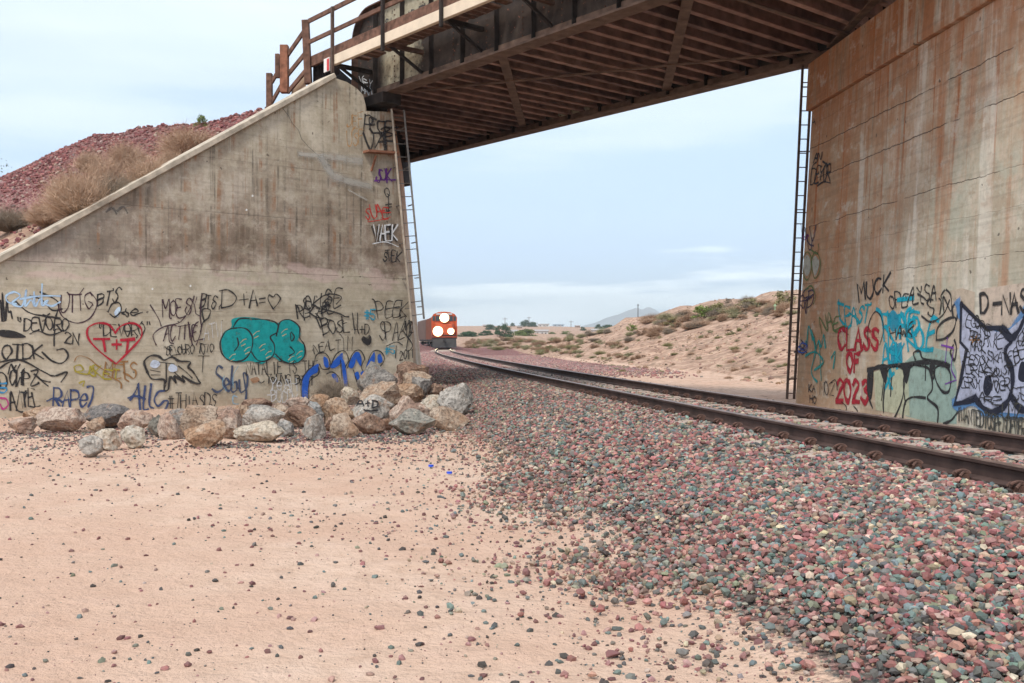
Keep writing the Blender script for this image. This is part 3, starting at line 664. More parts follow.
# ---------------------------------------------------------------- bridge
GZ = 7.30; DKZ = GZ + 1.2
bridge = empty('girder_bridge', tuple(B(8, -2.7, GZ)), label='dark rusty plate girder railway bridge crossing above the track', cat='railway bridge')
AX = (E, NB, Vector((0, 0, 1)))
def girder(s0, s1, n0, H, name_lab):
    m = MB(); poly = [B(s0, n0, GZ)]
    r = .75; poly += [B(s0, n0, GZ + H - r)]
    for t in np.linspace(0, math.pi / 2, 9)[1:]: poly.append(B(s0 + r - r * math.cos(t), n0, GZ + H - r + r * math.sin(t)))
    poly += [B(s1, n0, GZ + H), B(s1, n0, GZ)]
    w = m.prism([p - NB * .008 for p in poly], NB * .016).build('girder_web', WEB, bridge, uvf=lambda c: ((c - A0).dot(E), c.z - GZ), label=name_lab)
    f = MB(); f.box(B((s0 + s1) / 2, n0, GZ - .02), ((s1 - s0) / 2, .19, .022), AX); f.box(B((s0 + s1) / 2, n0, GZ + .085), ((s1 - s0) / 2, .035, .08), AX)
    f.build('bottom_flange', FLNG, w)
    f = MB(); pth = [p + Vector((0, 0, 0)) for p in poly[1:-1]]
    pth[-1] = poly[-2]
    for p_, q_ in zip([poly[0]] + pth[:-1], pth): f.bar(p_, q_, .36, .03, up=tuple(NB.cross((q_ - p_).normalized())))
    f.build('top_flange', RUST, w)
    k = 0
    s = s0 + .9
    while s < s1:
        st = MB(); st.box(B(s, n0 + .07, GZ + H / 2), (.012, .06, H / 2 - .03), AX); st.box(B(s, n0 - .07, GZ + H / 2), (.012, .06, H / 2 - .03), AX)
        st.build('stiffener', RUSTD, w); s += 1.15
    rv = MB(); s = s0 + .5
    while s < min(s1, s0 + 9):
        for zz in np.arange(.2, H - .1, .12): rv.box(B(s, n0 + .014, GZ + zz), (.014, .008, .014), AX)
        s += 1.15
    rv.build('rivets', RUST, w, kind='stuff')
    return w
girder(-.62, 17.6, 0, 2.15, 'near girder with rounded end and peeling pale paint'); girder(-6.5, 10.2, -5.41, 2.15, 'far girder of the bridge')
# bearings
for s, n0 in ((.35, 0), (16.9, 0), (9.4, -5.41)):
    if s < 8: MB().box(B(s, n0, GZ - .16), (.55, .26, .125), AX).build('bearing', RUSTD, bridge, bevel=.01)  # dark tone of the block also stands for the shadow under the girder end
# cross beams under the deck
s = -5.7
while s < 16.2:
    n0 = -5.38; n1 = -.03
    if s < 0: n1 = min(-.03, s * .86 - .1)
    if s > 8.7: n0 = max(-5.38, (s - 16.4) * .705 - .5)
    if n1 - n0 > .3:
        m = MB(); nm = (n0 + n1) / 2; hl = (n1 - n0) / 2
        m.box(B(s, nm, GZ + .17), (.065, hl, .018), AX); m.box(B(s, nm, GZ + .32), (.014, hl, .13), AX)
        m.build('cross_beam', random.choice((RIBS[0], RIBS[0], RIBS[1], RIBS[2])), bridge)
    s += .5
dk = MB(); dk.hexa([B(-7, -5.3, GZ + .46), B(10.5, -5.3, GZ + .46), B(17.5, -.05, GZ + .46), B(-.3, -.05, GZ + .46), B(-7, -5.3, GZ + .75), B(10.5, -5.3, GZ + .75), B(17.5, -.05, GZ + .75), B(-.3, -.05, GZ + .75)]); dk.build('deck', DECKM, bridge)
# lateral bracing
def br(a, b, w=.16):
    MB().bar(a, b, w, .03).build('bracing', FLNG, bridge)
zb = GZ + .125
def bz(x, y, z): return Vector((x, y, z))
br(bz(-.24, 20.5, zb), bz(.31, 28.0, zb), .2); br(bz(3.0, 16.6, zb), bz(3.68, 23.9, zb), .2)
br(bz(-2.9, 24.1, zb - .03), bz(6.1, 20.6, zb - .03), .09); br(bz(6.2, 12.9, zb), bz(6.5, 20.4, zb), .16); br(bz(3.0, 16.7, zb - .03), bz(6.6, 19.5, zb - .03), .09)
# walkway with beige edge beam
n_w = 1.0; zw = 8.06
MB().box(B(8.7, n_w, zw - .02), (8.75, .05, .115), AX).build('edge_beam', BEIGE, bridge, bevel=.008)
MB().box(B(7.6, n_w - .08, zw + .23), (9.0, .035, .13), AX).build('toe_board', WOOD, bridge, bevel=.008)
s = .1; m = MB(); i = 0
while s < 17.2:
    m.box(B(s + .12, .56, zw + .10), (.1, .40 - random.random() * .05, .022), AX); s += .25 if random.random() < .85 else .37
m.build('walkway_planks', WOOD, bridge)
for k_ in range(9):
    s = .02 + 2.17 * k_
    m = MB(); m.bar(B(s, .02, zw - .14), B(s, n_w - .05, zw - .14), .1, .09)
    m.build('walkway_bracket', RUST if k_ % 2 else RUSTD, bridge)
    m = MB(); m.bar(B(s + .01, .05, zw - .60), B(s + .01, n_w - .1, zw - .16), .05, .06); m.build('bracket_strut', RUSTD, bridge)
# railing on the walkway
for k_ in range(8):
    s = .02 + 2.17 * k_
    m = MB(); m.bar(B(s, n_w + .085, zw - .3 if k_ else zw - .35), B(s, n_w + .085, zw + 1.22), .07, .07, up=tuple(NB)); m.build('railing_post', RUSTD if k_ % 3 else BRN, bridge, bevel=.006)
for zz, hh in ((zw + 1.2, .11), (zw + .68, .10)):
    m = MB(); m.bar(B(-1.25, n_w + .02, zz), B(17, n_w + .02, zz), .05, hh); m.build('hand_rail', WOOD, bridge, bevel=.006)
sp_ = B(-.35, n_w + .02, 0); m = MB(); m.box(Vector((sp_.x, sp_.y, 8.0)), (.13, .012, .16), AX); sg = m.build('small_sign', simple('white_enamel', (.75, .72, .68), .5, .05), bridge)
MB().box(Vector((sp_.x, sp_.y, 7.99)) + E * .075 + NB * .016, (.05, .004, .14), AX).build('red_stripe', simple('red_enamel', (.55, .05, .05), .5, .1), sg)
# timber railing stepping down off the bridge
wr = empty('wooden_railing', (-5.4, 25.2, 7), label='old timber post and rail fence stepping down behind the wing wall crest', cat='railing')
def wp(x, y0, y1, Y, w, mat=WOOD, lean=0):
    MB().bar(at(x, y1, Y), at(x + lean, y0, Y), w, w, up=(1, 0, 0)).build('post', mat, wr, bevel=.01)
wp(308.5, 20.5, 84, 24.56, .17, WOOD, -3); wp(284.5, 45.5, 93, 25.4, .20, WOODR); wp(277.5, 54, 78, 25.7, .11); wp(269.5, 73.5, 112, 26.1, .15)
for (xa, ya, xb, yb) in ((305, 30, 287, 56), (287, 56, 272, 82), (308, 50, 286, 77), (286, 77, 272, 102), (308, 68, 288, 92)):
    Ya = np.interp(xa, [269, 284, 308], [26.1, 25.4, 24.56]) + .12; Yb = np.interp(xb, [269, 284, 308], [26.1, 25.4, 24.56]) + .12
    MB().bar(at(xa, ya, Ya), at(xb, yb, Yb), .05, .13).build('rail', WOOD, wr, bevel=.008)
# stone/board pieces behind the coping top
m = MB(); m.hexa([at(290, 100, 25.6), at(306, 93, 25.0), at(306, 93, 25.6), at(290, 100, 26.2), at(293, 84, 25.6), at(306, 75, 25.0), at(306, 75, 25.6), at(293, 84, 26.2)])
m.build('kerb_block', simple('beige_block', (.36, .25, .17)), wr)
MB().hexa([at(313, 86, 24.75), at(340, 74, 24.2), at(340, 74, 24.9), at(313, 86, 25.4), at(313, 58, 24.75), at(340, 48, 24.2), at(340, 48, 24.9), at(313, 58, 25.4)]).build('end_board', DECKM, wr)

# ladders
def ladder(name_lab, a0, a1, b0, b1, step, mat1, mat2, brk, grp=None):
    L = empty('ladder', tuple(a1), label=name_lab, cat='ladder')
    for p_, q_, mt in ((a0, a1, mat1), (b0, b1, mat2)): MB().bar(p_, q_, .045, .05, up=(0, 1, 0)).build('side_rail', mt, L)
    n = int((a0 - a1).length / step)
    for i in range(n):
        t = (i + .6) / n; MB().tube([a0.lerp(a1, t), b0.lerp(b1, t)], .012, 6).build('rung', mat2, L)
    for t in (.08, .27, .45, .63, .8, .94):
        MB().bar(a0.lerp(a1, t), a0.lerp(a1, t) + brk, .035, .02).build('bracket', mat2, L); MB().bar(b0.lerp(b1, t), b0.lerp(b1, t) + brk, .035, .02).build('bracket', mat2, L)
    local(L)
ladder('tall steel ladder clamped to the corner of the left abutment', at(391.5, 109, 23.75), at(411.5, 321, 23.9), at(404, 110, 23.95), at(424, 319, 24.1), .30, PIPE, LADM, Vector((-.15, .3, 0)))
ladder('tall narrow brown ladder on the far edge of the right abutment', at(803, 60, 21.15), at(787, 399, 21.15), at(812.5, 60, 21.2), at(794, 399, 21.2), .295, BRN, BRN, Vector((.28, -.02, 0)))

# ---------------------------------------------------------------- graffiti
F = {'A': '003960/1454', 'B': '0009/~0949685605/~0556634100', 'C': '~68491805123062', 'D': '0009/~093967633000', 'E': '69090060/0545', 'F': '690900/0545', 'G': '~68491805123062/626434',
 'H': '0009/6069/0565', 'I': '3039', 'J': '~6963411002', 'K': '0009/6904/0460', 'L': '090060', 'M': '0009346960', 'N': '00096069', 'O': '~391805123052655839', 'P': '0009/~0949675504',
 'Q': '~391805123052655839/3361', 'R': '0009/~0949675504/2460', 'S': '~6839173554523002', 'T': '0969/3930', 'U': '~090320406369', 'V': '093069', 'W': '0910355069', 'X': '0069/0960', 'Y': '093569/3530',
 'Z': '09690060', '0': '~391805123052655839', '1': '183930', '2': '~1739673400/0060', '3': '~18495735/~35634002', '7': '096920', '4': '490262/3520', '5': '690905/~0545634002', '#': '2028/4048/0363/0666', '+': '3137/0464', '=': '0363/0666',
 '-': '0454', "'": '3937', 'e': '~04544727032052', '.': '3031', '&': '~6017394906104062', ')': '~29585120', '(': '~49171240', '"': '2927/4947', '!': '3933/3130', '~': '~04362466', 'o': '~360523405436', 'i': '3036/3839', 'y': '0633/6610'}
def cat(pts, n=6, closed=False):
    P = [Vector(p) for p in pts]
    if len(P) < 3: return P
    out = []; N = len(P)
    rg = range(N if closed else N - 1)
    for i in rg:
        if closed: p0, p1, p2, p3 = P[(i - 1) % N], P[i], P[(i + 1) % N], P[(i + 2) % N]
        else: p0, p1, p2, p3 = P[max(i - 1, 0)], P[i], P[i + 1], P[min(i + 2, N - 1)]
        for k in range(n):
            t = k / n; out.append(.5 * ((2 * p1) + (-p0 + p2) * t + (2 * p0 - 5 * p1 + 4 * p2 - p3) * t * t + (-p0 + 3 * p1 - 3 * p2 + p3) * t ** 3))
    out.append(P[0] if closed else P[-1]); return out
PM = {}
def paint(c, a=.95, soft=.55):
    key = (c, a, soft)
    if key in PM: return PM[key]
    m = M('spray_paint'); v = m.vec('World'); n = m.noise(v, 7, 6, .7); nf = m.noise(v, 45, 4, .6)
    uv = m.n('ShaderNodeUVMap'); sp = m.n('ShaderNodeSeparateXYZ'); m.l(uv.outputs[0], sp.inputs[0])
    ac = m.math('SUBTRACT', 1.0, m.math('ABSOLUTE', m.math('MULTIPLY_ADD', sp.outputs[0], 2.0, -1.0)))
    nsp = m.noise(v, 150, 2, .6); core = m.sm(m.math('MULTIPLY_ADD', nf, .25, m.math('SUBTRACT', ac, .12)), .34, .34 + soft * .55)
    halo = m.math('MULTIPLY', m.math('MULTIPLY', m.sm(ac, .0, .55), .34), m.sm(nsp, .40, .62)); e = m.math('MINIMUM', m.math('MAXIMUM', core, halo), m.sm(sp.outputs[1], .1, .6))
    al = m.math('MULTIPLY', e, m.math('MULTIPLY', m.sm(n, .18, .46), a))
    m.l(al, m.b.inputs['Alpha'])
    m.done(m.mix(m.math('MULTIPLY', m.sm(n, .42, .62), .5), m.mix(m.math('MULTIPLY', nf, .35), c, tuple(x * .7 + .06 for x in c)), tuple(min(1, x * 1.35 + .015) for x in c)), .75)
    PM[key] = m.m; return m.m
GOFF = [.004]
class G:
    """one graffiti piece on one wall"""
    def __init__(s, wall, parent, col, w=.035, a=.95, soft=.55, label=None, name='graffiti'):
        s.W = wall; s.par = parent; s.v = []; s.f = []; s.uvs = []; s.mat = paint(col, a, soft); s.w = w; s.off = GOFF[0]; GOFF[0] += .0004; s.label = label; s.name = name
    def stroke(s, pts, w=None, cap=True):       # pts in photograph pixels
        w = (w or s.w) * 1.55; ph_ = random.uniform(0, 6); P = [Vector(s.W.uv(*p[:2])) for p in pts]
        Q = [P[0]]
        for p in P[1:]:
            if (p - Q[-1]).length > .004: Q.append(p)
        if len(Q) < 2: return s
        d0 = (Q[0] - Q[1]).normalized() * w * .28; d1 = (Q[-1] - Q[-2]).normalized() * w * .28
        Q = [Q[0] + d0] + Q + [Q[-1] + d1]; n = len(Q); b = len(s.v)
        for i, p in enumerate(Q):
            t = (Q[min(i + 1, n - 1)] - Q[max(i - 1, 0)]); t = t.normalized() if t.length > 1e-9 else Vector((1, 0)); nn = Vector((-t.y, t.x)) * w / 2 * (1 + .28 * math.sin(ph_ + i * .35) + .12 * math.sin(ph_ * 3 + i * 1.1))
            c = 0 if i in (0, n - 1) else 1; s.off += 4e-6
            for k, q in ((0, p + nn), (1, p - nn)): s.v.append(s.W.p(q.x, q.y, s.off)); s.uvs.append((k, c))
            if i: s.f.append((b + 2 * i - 2, b + 2 * i - 1, b + 2 * i + 1, b + 2 * i))
        return s
    def curve(s, pts, w=None, closed=False): return s.stroke(cat([(p[0], p[1]) for p in pts], 7, closed), w)
    def poly(s, pts, smooth=True, closed=True):
        P = cat(pts, 6, True)[:-1] if smooth else [Vector(p) for p in pts]
        Q = [Vector(s.W.uv(p[0], p[1])) for p in P]; s.off += .0002; b = len(s.v)
        for q in Q: s.v.append(s.W.p(q.x, q.y, s.off)); s.uvs.append((.5, 1))
        for t in tessellate_polygon([[Vector((q.x, q.y, 0)) for q in Q]]): s.f.append(tuple(b + i for i in t))
        s.off += .0002; return s
    def text(s, txt, x0, y0, x1, y1, h, h1=None, jit=.05, slant=0, over=1.0, w=None):
        h1 = h1 or h; n = len(txt); cw = (x1 - x0) / n
        for i, ch in enumerate(txt):
            if ch == ' ': continue
            g = F.get(ch) or F.get(ch.upper())
            t0 = i / n; bx = x0 + cw * i; sc = 1 + random.uniform(-jit, jit) * 1.5; dy = random.uniform(-jit, jit) * h; sh = slant + random.uniform(-jit, jit) * 2
            for st in g.split('/'):
                smf = st[0] == '~'; st = st.lstrip('~'); pts = []
                for a in range(0, len(st) - 1, 2):
                    gx, gy = int(st[a]) / 6, int(st[a + 1]) / 9
                    if jit: gx += random.uniform(-jit, jit) * .8; gy += random.uniform(-jit, jit) * .6
                    t = (i + gx * .8) / n; yy = y0 + (y1 - y0) * t; hh = (h + (h1 - h) * t) * sc
                    pts.append((bx + cw * over * (.06 + .82 * gx) + sh * gy * hh, yy - gy * hh + dy))
                if jit >= .065 and len(pts) > 1 and random.random() < .35:      # a wild hook on the last stroke
                    a_, b_ = Vector(pts[-2]), Vector(pts[-1]); d_ = (b_ - a_).normalized(); k_ = h * random.uniform(.12, .3); pts = pts + [tuple(b_ + d_ * k_ + Vector((k_ * random.choice((-1, 1)), -k_ * .3)))]; smf = smf or len(pts) > 3
                s.stroke(cat(pts, 6) if smf or jit > .09 else pts, w)
        return s
    def scrib(s, x0, y0, x1, y1, n=8, w=None):
        a = [(x0 + (x1 - x0) * (i + random.uniform(-.7, .7)) / n, random.uniform(y0, y1)) for i in range(n + 1)]
        return s.curve(a, w)
    def done(s):
        me = bpy.data.meshes.new(s.name); me.from_pydata([tuple(v) for v in s.v], [], s.f); me.materials.append(s.mat)
        uv = me.uv_layers.new(name='UVMap')
        for l in me.loops: uv.data[l.index].uv = s.uvs[l.vertex_index]
        o = bpy.data.objects.new(s.name, me); COL.objects.link(o); o.parent = s.par
        if s.label: o['label'] = s.label
        return o
BLK = (.022, .020, .022); PUR = (.05, .02, .035); NVY = (.035, .06, .16); RED = (.42, .008, .03); TEAL = (.0, .33, .33); LBL = (.42, .60, .82); WHT = (.72, .74, .76); BLU = (.01, .10, .50); CYN = (.02, .30, .45)
def L(col, lab, w=.032, a=.93, **k): return G(LW, labut, col, w, a, label=lab, **k)
# left wall, far left
g = L(BLK, 'black scribble under light blue script', .035); g.scrib(0, 292, 12, 322, 7); g.curve([(14, 300), (28, 312), (44, 316), (60, 318)]); g.curve([(30, 296), (42, 300), (52, 310), (62, 309)]); g.curve([(40, 292), (58, 302), (56, 316)]); g.done()
g = L(LBL, 'light blue script tag', .04); g.curve([(16, 304), (8, 302), (6, 296), (14, 292), (20, 296), (12, 303), (22, 306), (26, 290), (25, 306), (31, 300), (34, 305)]); g.curve([(34, 292), (35, 306), (40, 299), (42, 305)]); g.curve([(42, 284), (42, 305), (48, 300), (44, 303), (52, 306), (60, 302)]); g.curve([(20, 299), (40, 296), (60, 296)]); g.done()
g = L(PUR, 'dark maroon tag with a long arc under it', .026); g.text('UTIG', 59, 311, 93, 309, 15, jit=.09, over=1.1); g.curve([(58, 304), (62, 316), (76, 323), (90, 318), (97, 303), (90, 292)]); g.done()
g = L(BLK, 'black three letter tag', .032); g.text('BTS', 97, 306, 118, 302, 13, jit=.1, slant=.15); g.curve([(108, 312), (112, 304), (119, 303), (121, 310), (115, 317), (110, 314)], closed=False); g.text('oe', 122, 318, 138, 316, 9, jit=.1, over=1.2); g.done()
g = L((.55, .68, .85), 'small pale blue oval', .03); g.poly([(114, 313), (117, 308), (120, 307), (120, 312), (117, 317)]); g.done()
g = L(BLK, 'black quoted name tag beside the heart', .030); g.text('"DEVORO', 16, 330, 68, 331, 12, jit=.07, over=1.15); g.done()
g = L(BLK, 'black quoted name across the heart', .026); g.text('"DEVORO"', 96, 337, 152, 334, 13, jit=.08, over=1.1); g.done()
g = L(BLK, 'black long line tag', .028); g.curve([(30, 334), (38, 331), (50, 335), (62, 331), (55, 330), (54, 346)]); g.text('2N', 64, 342, 80, 346, 11, jit=.06); g.poly([(0, 330), (14, 331), (26, 337), (12, 338), (0, 336)], True); g.done()
g = L(BLK, 'large black letters with a looping tail', .038); g.text('OTDK', 0, 358, 44, 359, 15, jit=.06, over=1.1); g.curve([(42, 352), (52, 361), (62, 363), (68, 356), (64, 349), (57, 350)]); g.curve([(0, 362), (20, 360), (44, 372), (54, 376), (67, 372), (61, 382)]); g.curve([(0, 368), (10, 362), (30, 358)]); g.done()
g = L(BLK, 'black rough letters in two rows at the wall foot', .035); g.text('DOWPZ', 0, 387, 38, 384, 14, jit=.1, over=1.2); g.curve([(34, 374), (42, 380), (50, 382)]); g.curve([(38, 378), (48, 386)]); g.curve([(8, 374), (11, 364), (15, 372), (20, 364)]); g.text('ANTEL', 10, 409, 40, 406, 17, jit=.09, over=1.2); g.curve([(30, 406), (42, 410)]); g.done()
g = L((.03, .25, .50), 'bright blue letter cut off at the left edge', .035); g.text('5', -3, 393, 8, 392, 9, jit=.05); g.done()
g = L((.48, .03, .22), 'magenta loop', .035); g.curve([(0, 398), (6, 399), (8, 405), (3, 409), (0, 404)]); g.done()
g = L(NVY, 'navy blue tag above the oblong boulder', .045); g.text('RAPe', 52, 408, 88, 406, 20, 16, jit=.06, over=1.1); g.curve([(47, 401), (55, 398), (62, 402)]); g.curve([(87, 387), (93, 387), (92, 398), (88, 407)]); g.done()
g = L(RED, 'red heart outline with T+T inside', .045); g.curve([(115, 333), (109, 325), (98, 323), (88, 328), (88, 338), (98, 350), (116, 364)]); g.curve([(116, 364), (130, 350), (141, 337), (140, 327), (131, 323), (121, 326), (115, 333)])
g.done(); g = L(RED, 'red T+T lettering', .075); g.stroke([(94, 339), (109, 339)]); g.stroke([(103, 339), (105, 351)]); g.stroke([(121, 340), (134, 339)]); g.stroke([(128, 340), (126.5, 352)]); g.stroke([(116.5, 340), (116.5, 349)], .05); g.stroke([(112, 344.5), (121, 344.5)], .05); g.done()
g = L((.36, .30, .03), 'yellow green tag under the heart', .032); g.curve([(76, 372), (74, 367), (80, 365), (83, 370), (77, 372), (88, 374), (90, 366), (92, 372)]); g.text('SKET', 88, 376, 118, 381, 10, jit=.12, over=1.2); g.curve([(79, 383), (84, 381), (83, 386)]); g.done()
g = L((.30, .15, .05), 'brown tag under the heart', .034); g.text('METS', 104, 376, 137, 380, 14, 17, jit=.09, over=1.1); g.curve([(74, 362), (78, 356), (88, 358), (98, 366), (110, 374)], .018); g.curve([(108, 376), (120, 382), (121, 388)]); g.done()
g = L(PUR, 'dark name tag in three crowded rows', .028); g.text('MOESY', 162, 318, 199, 314, 16, 18, jit=.08, over=1.15); g.text('ACTIVE', 163, 340, 199, 339, 16, jit=.08, over=1.1); g.curve([(150, 305), (158, 318), (161, 326)]); g.curve([(156, 345), (153, 335), (163, 327), (180, 322), (190, 308), (194, 296)]); g.curve([(188, 322), (192, 345)]); g.curve([(202, 294), (200, 315), (201, 330), (196, 345)]); g.done()
g = L(BLK, 'small dark quoted lettering', .022); g.text('"DEVOURO 1070', 162, 355, 213, 353, 9, jit=.08, over=1.2); g.stroke([(198, 356), (209, 356)]); g.stroke([(203, 356), (202, 372)]); g.done()
g = L(BLK, 'black initials with an arrow below', .034); g.text('BTS.', 199, 309, 222, 308, 14, jit=.08, slant=.1); g.curve([(204, 322), (202, 310), (210, 310), (208, 318), (203, 322), (200, 332)]); g.done()
g = L(BLK, 'black D+A= and a small heart', .032); g.stroke([(222, 290), (221, 308)]); g.curve([(219, 291), (228, 290), (236, 297), (232, 305), (221, 308)]); g.stroke([(239, 300), (248, 299)]); g.stroke([(243.5, 294), (244, 305)]); g.stroke([(249, 308), (253, 290), (257, 306)], .04); g.stroke([(250, 301), (256, 300)]); g.stroke([(259, 299), (265, 298)]); g.stroke([(259, 303), (265, 302)]); g.curve([(273, 309), (268, 300), (269, 295), (273, 297), (276, 294), (280, 298), (278, 303), (273, 309)]); g.done()
g = L(WHT, 'faint white lettering', .025, .5); g.text('ATW', 203, 340, 223, 336, 15, jit=.06); g.done()
# character-free letter piece with two pale ovals
g = L(BLK, 'black outlined letters with two pale ovals', .06, .9); g.curve([(147, 372), (144, 362), (150, 356), (158, 356), (164, 360), (172, 357), (179, 361), (190, 362), (188, 367), (193, 372), (200, 383)], .05); g.curve([(147, 372), (152, 379), (164, 380), (164, 390), (168, 389), (170, 377), (176, 383), (174, 376), (184, 382), (182, 376), (192, 382), (199, 384)], .05); g.stroke([(159, 362), (174, 364)], .03); g.stroke([(166, 363), (166, 382)], .03); g.stroke([(150, 370), (160, 372)], .025); g.stroke([(151, 375), (160, 375)], .025); g.curve([(178, 366), (186, 372), (192, 378)], .03); g.stroke([(174, 372), (184, 381)], .025); g.done()
g = L((.55, .62, .74), 'two pale ovals in the black piece', .03); g.poly([(150, 364), (153, 360), (158, 361), (160, 364), (156, 368), (151, 367)]); g.poly([(168, 368), (171, 364), (176, 366), (177, 370), (173, 372), (169, 371)]); g.done()
g = L(NVY, 'navy blue tag with a hooked final letter', .05); g.stroke([(130, 400), (138, 383), (140, 411)]); g.curve([(128, 398), (135, 396), (145, 399)]); g.curve([(145, 386), (143, 408), (148, 409)]); g.curve([(151, 384), (149, 404), (153, 408)]); g.curve([(164, 391), (158, 392), (154, 400), (158, 406), (164, 401), (168, 402), (164, 411), (158, 417)]); g.done()
g = L(BLK, 'small black hashtag lettering above the boulders', .026); g.text('#THIASDS', 168, 409, 216, 407, 14, jit=.06, over=1.1); g.done()
g = L((.05, .07, .13), 'dark blue script tag', .05); g.curve([(222, 368), (218, 366), (216, 373), (222, 379), (223, 388), (217, 392), (212, 389)]); g.curve([(224, 386), (229, 383), (226, 378), (224, 384), (228, 391), (231, 388)]); g.curve([(232, 366), (231, 390), (236, 390), (236, 382), (232, 384)]); g.curve([(239, 380), (240, 392), (246, 388), (247, 376), (243, 374), (246, 392), (245, 402)]); g.done()
g = L((.25, .45, .60), 'light blue highlight of the script tag', .02, .7); g.curve([(224, 376), (222, 384), (226, 391)]); g.curve([(238, 366), (233, 376), (233, 388)]); g.curve([(237, 397), (233, 396), (233, 403), (238, 404)], .03); g.done()
# teal throw-up
g = G(LW, labut, (.0, .30, .30), .05, .97, .4, label='teal bubble letter fill'); g.poly([(221, 345), (223, 333), (231, 327), (232, 319), (246, 317), (262, 319), (276, 323), (288, 319), (297, 324), (300, 334), (298, 340), (305, 347), (304, 357), (296, 363), (282, 362), (272, 357), (262, 364), (250, 361), (240, 362), (226, 359)]); g.done()
g = G(LW, labut, BLK, .034, .97, label='black outline of the teal bubble letters'); g.curve([(236, 328), (246, 329), (252, 337), (251, 350), (243, 360), (231, 361), (222, 354), (220, 342), (226, 331)], closed=True); g.curve([(233, 327), (239, 319), (252, 319), (268, 320), (277, 324), (277, 332), (270, 337), (274, 345), (273, 355), (265, 361), (257, 360), (251, 352)]); g.curve([(276, 336), (280, 322), (290, 320), (299, 327), (299, 337), (304, 345), (304, 356), (296, 363), (284, 362), (275, 354)]); g.curve([(237, 338), (238, 345), (234, 351)]); g.curve([(291, 332), (294, 337), (291, 341), (290, 333)]); g.curve([(290, 347), (294, 352), (289, 356)]); g.done()
g = G(LW, labut, (.60, .50, .28), .02, .8, label='tan scratches in the teal letters'); 
for (x_, y_) in ((243, 340), (247, 348), (262, 345), (268, 352), (284, 330), (291, 357), (299, 352), (232, 355), (256, 332)): g.curve([(x_ - 3, y_ + 3), (x_, y_), (x_ + 3, y_ - 1)]); g.curve([(x_ - 2, y_ + 6), (x_ + 2, y_ + 4)])
g.done()
g = L(BLK, 'black NATALIE IS THE Young BEST lettering', .024); g.text('NATALIE IS THE', 246, 375, 318, 372, 12, jit=.04); g.text('Young BEST', 266, 383, 314, 385, 9, jit=.04, w=.03); g.curve([(258, 381), (261, 383), (264, 381)]); g.done()
g = L((.40, .20, .10), 'small orange brown smear', .02, .7); g.poly([(250, 379), (257, 377), (259, 381), (253, 383)]); g.done()
g = L(WHT, 'faint white words in two rows', .026, .6); g.text('Yeah', 269, 390, 298, 391, 11, jit=.07); g.text('buddy', 271, 402, 298, 401, 11, jit=.07); g.done()
g = L(BLK, 'black crowded tag with long strokes', .034); g.text('JOKUSE', 298, 310, 339, 305, 13, 16, jit=.12, over=1.25); g.text('REKABE', 297, 320, 333, 312, 13, 12, jit=.12, over=1.25); g.curve([(320, 297), (330, 294), (341, 297), (336, 304)]); g.curve([(316, 308), (334, 312), (344, 316)]); g.done()
g = L(BLK, 'black four letter tag with quote mark', .034); g.text('BOSE', 322, 336, 349, 332, 15, jit=.09, over=1.25); g.curve([(316, 318), (320, 328)]); g.curve([(318, 317), (322, 326)]); g.stroke([(352, 313), (354, 330)]); g.stroke([(357, 313), (357, 328)]); g.done()
g = L(BLK, 'small black lettering over the blue piece', .022); g.text('NEAL', 314, 353, 334, 349, 9, jit=.1, over=1.2); g.text('TIM', 335, 352, 352, 351, 14, jit=.08); g.done()
g = L(BLK, 'black A+D above a solid heart', .032); g.text('A+D', 354, 334, 369, 334, 10, jit=.03, w=.028); g.poly([(366, 345), (361, 340), (363, 336), (366, 337.5), (369, 335), (371, 338), (370, 344)], True); g.done()
g = L(CYN, 'blue #5 by the corner', .034); g.text('#5', 364, 319, 375, 320, 10, jit=.05); g.done()
g = L(CYN, 'lower blue #5', .032); g.text('#5', 384, 354, 395, 354, 8, jit=.05); g.done()
g = L(BLK, 'black tags stacked beside the ladder', .030); g.text('PEEK', 377, 317, 406, 315, 14, jit=.1, over=1.2); g.text('SPAZO', 379, 340, 410, 338, 17, jit=.1, over=1.2); g.curve([(386, 346), (396, 342), (402, 345)]); g.stroke([(396, 346), (395, 358)]); g.text('2011', 399, 360, 414, 358, 9, jit=.05); g.curve([(402, 330), (412, 345), (406, 350), (411, 322)]); g.scrib(400, 318, 412, 335, 6); g.done()
# blue piece low by the boulders
g = G(LW, labut, BLU, .05, .97, label='deep blue fill of the tall letters'); 
g.poly([(302, 399), (302, 381), (306, 373), (312, 367), (318, 364), (317, 372), (309, 378), (307, 399)]); g.poly([(329, 366), (336, 358), (342, 353), (341, 362), (334, 368)]); g.poly([(348, 366), (352, 356), (356, 352), (355, 362), (352, 368)]); g.poly([(354, 354), (358, 352), (361, 358), (360, 366)]); g.poly([(360, 374), (364, 371), (369, 378), (368, 384)]); g.poly([(354, 374), (358, 372), (359, 382)]); g.poly([(366, 366), (371, 356), (374, 352), (374, 362), (370, 369)]); g.poly([(341, 362), (344, 362), (347, 384), (344, 386)]); g.poly([(377, 356), (380, 354), (382, 361), (378, 363)]); g.poly([(331, 375), (335, 374), (338, 381), (336, 382)]); g.poly([(323, 357), (327, 359), (328, 367), (324, 366)]); g.done()
